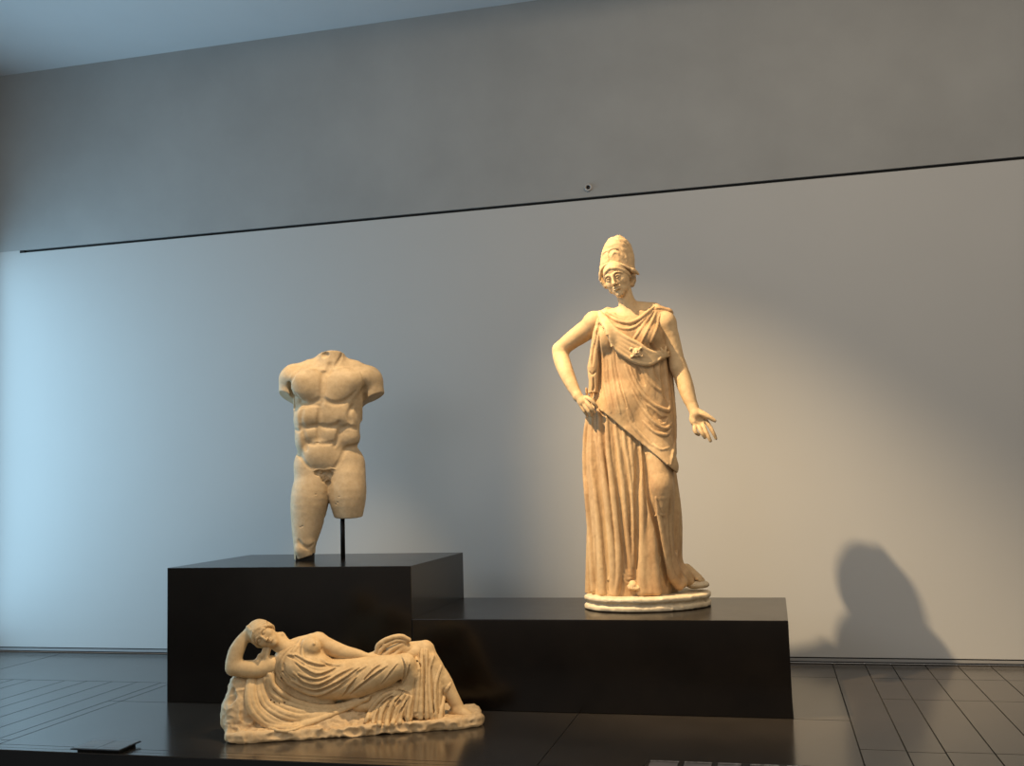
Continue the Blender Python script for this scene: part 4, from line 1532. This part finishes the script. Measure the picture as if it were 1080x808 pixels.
    # folds traced over the chest, belly and thigh
    for pts, r in [
        ([(311, 699.5), (322, 708.5), (333.4, 713), (346.8, 709.6), (358, 703)], [.8, 1.4, .8]),
        ([(309, 711.8), (320, 720.7), (332.3, 724), (344.6, 720.7), (358, 713), (371.3, 706)], [1.2, 1.7, 1.0]),
        ([(298, 708), (307, 718.5), (319, 725.6), (332.3, 729), (346, 725.6), (362.4, 717.4), (379, 705)], [1.4, 1.8, 1.1]),
        ([(296, 714), (307, 725), (321, 732.5), (335.7, 734.6), (349, 730), (366.9, 718.8), (386, 704)], [1.4, 1.8, 1.1]),
        ([(318, 704), (328, 710.5), (337, 712)], [.7, 1.0, .6]),
        ([(314, 712), (324, 716.5), (336, 718), (350, 713)], [.6, 1.0, .6]),
        ([(346.8, 731.5), (358, 725), (369, 716), (380, 707)], [.8, 1.3, .8]),
        ([(369, 733), (380, 724), (394.7, 713), (408, 704)], [.9, 1.4, .9]),
        ([(361, 735), (369, 725), (376, 715)], [.8, 1.4, .7]),
        ([(383, 718), (393, 708), (401, 702)], [.6, 1.0, .6]),
        ([(402, 722), (412, 710), (419, 701)], [.5, .9, .5]),
        ([(310, 691), (322, 698.4), (336.8, 703), (350, 702)], [.8, 1.3, .7]),
        ([(303, 692), (311, 694.5), (321, 702)], [.8, 1.2, .7]),
        ([(424, 694), (427, 706), (425, 720)], [.6, 1.1, .8]),
        ([(432, 700), (430, 712), (424, 722)], [.6, 1.0, .7]),
        ([(338, 697), (348, 702.5), (362, 703)], [.5, .8, .5]),
    ]:
        D.fold(pts, [q * 1.3 for q in r], 0.9)
    # breast outline and shoulder straps
    D.ridge([(316, 678), (304, 684.5), (295.5, 693), (291.5, 705), (297, 716), (308, 722.5), (322, 728)], [1.4, 2.0, 2.0, 1.8], 1.0, .2)
    D.ridge([(312, 681), (303, 689.5), (297.5, 699), (298, 709), (304, 716.5)], [1.2, 1.8, 1.6], 1.0, .2)
    D.ridge([(317, 674.5), (313, 682), (308, 689)], [1.5, 1.9, 1.4], 1.0, .2)
    D.ridge([(321, 675), (318.5, 684), (320, 694), (327, 700)], [1.2, 1.7, 1.2], 1.0, .2)
    D.groove([(299.5, 700), (300, 707.5), (304.5, 713.5), (312, 717)], [1.2, 2.0, 1.6], 1.2, .3)
    # rolled bundle over the hip
    for pts, r in [([(397, 688), (400, 680), (406, 675.5), (416, 671.8), (424, 671.5), (431, 675)], 2.6),
                   ([(397.5, 694), (402, 685), (410, 679), (420, 675.5), (428, 676.5)], 2.3),
                   ([(399, 694.5), (407, 690), (415, 684), (424, 679)], 2.3),
                   ([(401, 695), (410, 692.5), (418, 690), (423, 684)], 2.1),
                   ([(397, 684), (398.5, 680), (403, 678), (404.5, 682), (400.5, 687), (399, 692)], 1.9)]:
        L_ = smooth_line(pts, 4)
        D.tube([P(x, y, 11 + 3 * math.sin(i / len(L_) * 3.1)) for i, (x, y) in enumerate(L_)], r, .8)
    D.ell(P(413, 686, 0), (16, 9, 9), 4)
    D.cone(P(400, 692, 6), P(426, 684, 6), 6, 8, 4)
    # curtain folds
    for pts, r in [([(425, 728), (405.7, 733), (392, 748), (386, 761)], 2.0), ([(422, 730), (408, 738), (397, 752), (393, 763)], 1.7),
                   ([(421, 728), (410, 738), (402, 752), (400, 764)], 2.0), ([(424, 729), (412, 745), (407.4, 765)], 2.1),
                   ([(428, 730), (418.5, 745), (414, 763)], 2.0), ([(431, 733), (424, 747), (421.5, 762)], 2.0),
                   ([(434.7, 736), (431, 748), (430, 760)], 1.9), ([(442, 708), (440.5, 730), (437, 757)], 2.1),
                   ([(444.5, 686), (444.5, 705), (444, 730), (443.5, 757)], 2.3), ([(450, 686), (449.6, 705), (449, 730), (450, 757)], 1.8),
                   ([(457, 692), (452.5, 708), (453, 732), (455.5, 758)], 2.1), ([(465, 703), (459.5, 720), (458, 738), (459.5, 757.5)], 2.2),
                   ([(475, 721), (468.5, 732), (466, 745), (463.7, 757.5)], 2.6), ([(437, 690), (440, 697), (441.5, 706)], 1.8)]:
        D.ridge(pts, [r * .8, r * 1.1, r * 1.3], 0.7, .1, taper=False)
    for pts in [[(418, 732), (401, 745), (396.5, 762)], [(420, 736), (407, 750), (403.5, 764)], [(424, 736), (415, 750), (411, 764)],
                [(429, 738), (422, 752), (418, 762)], [(438, 716), (436, 738), (433.5, 758)], [(447, 692), (447, 725), (447, 757)],
                [(439, 696), (442.5, 703), (442, 700)], [(455, 702), (456, 730), (457.5, 757)], [(463, 715), (462.5, 738), (461.5, 756)],
                [(416, 728.5), (424, 729), (433, 733)]]:
        D.groove(pts, 1.3, 0.7, 0.2)
    D.finish_folds()
    # under-body shadow line between dress and mantle
    D.groove([(296, 729), (309, 737.5), (324, 742.2), (345, 743.6), (366, 741.5), (384, 735), (400, 729), (415, 724)], 1.1, .7, .1)
    # keep the lower-left arm's sleeve edge open and show the bared breast
    D.ell(P(297, 676, 14), (7.5, 16, 6.5), 1.5, 1)
    D.ell(P(266, 705, 14), (14, 14, 8.5), 1.0, 1)
    D.warp(lambda X, Y, Z: 0.22 * vnoise(X * 0.25, Y * 0.25, Z * 0.25, 71) + 0.08 * vnoise(X * 0.7, Y * 0.7, Z * 0.7, 72),
           np.full(3, -500), np.full(3, 500))
    D.cut((0, 0, 6), (0, 0, -1), 0.5)
    fr.put(D, 'dress', M_ari, root, 0.55)


if ONLY in ('', 'R'):
    build_ariadne()
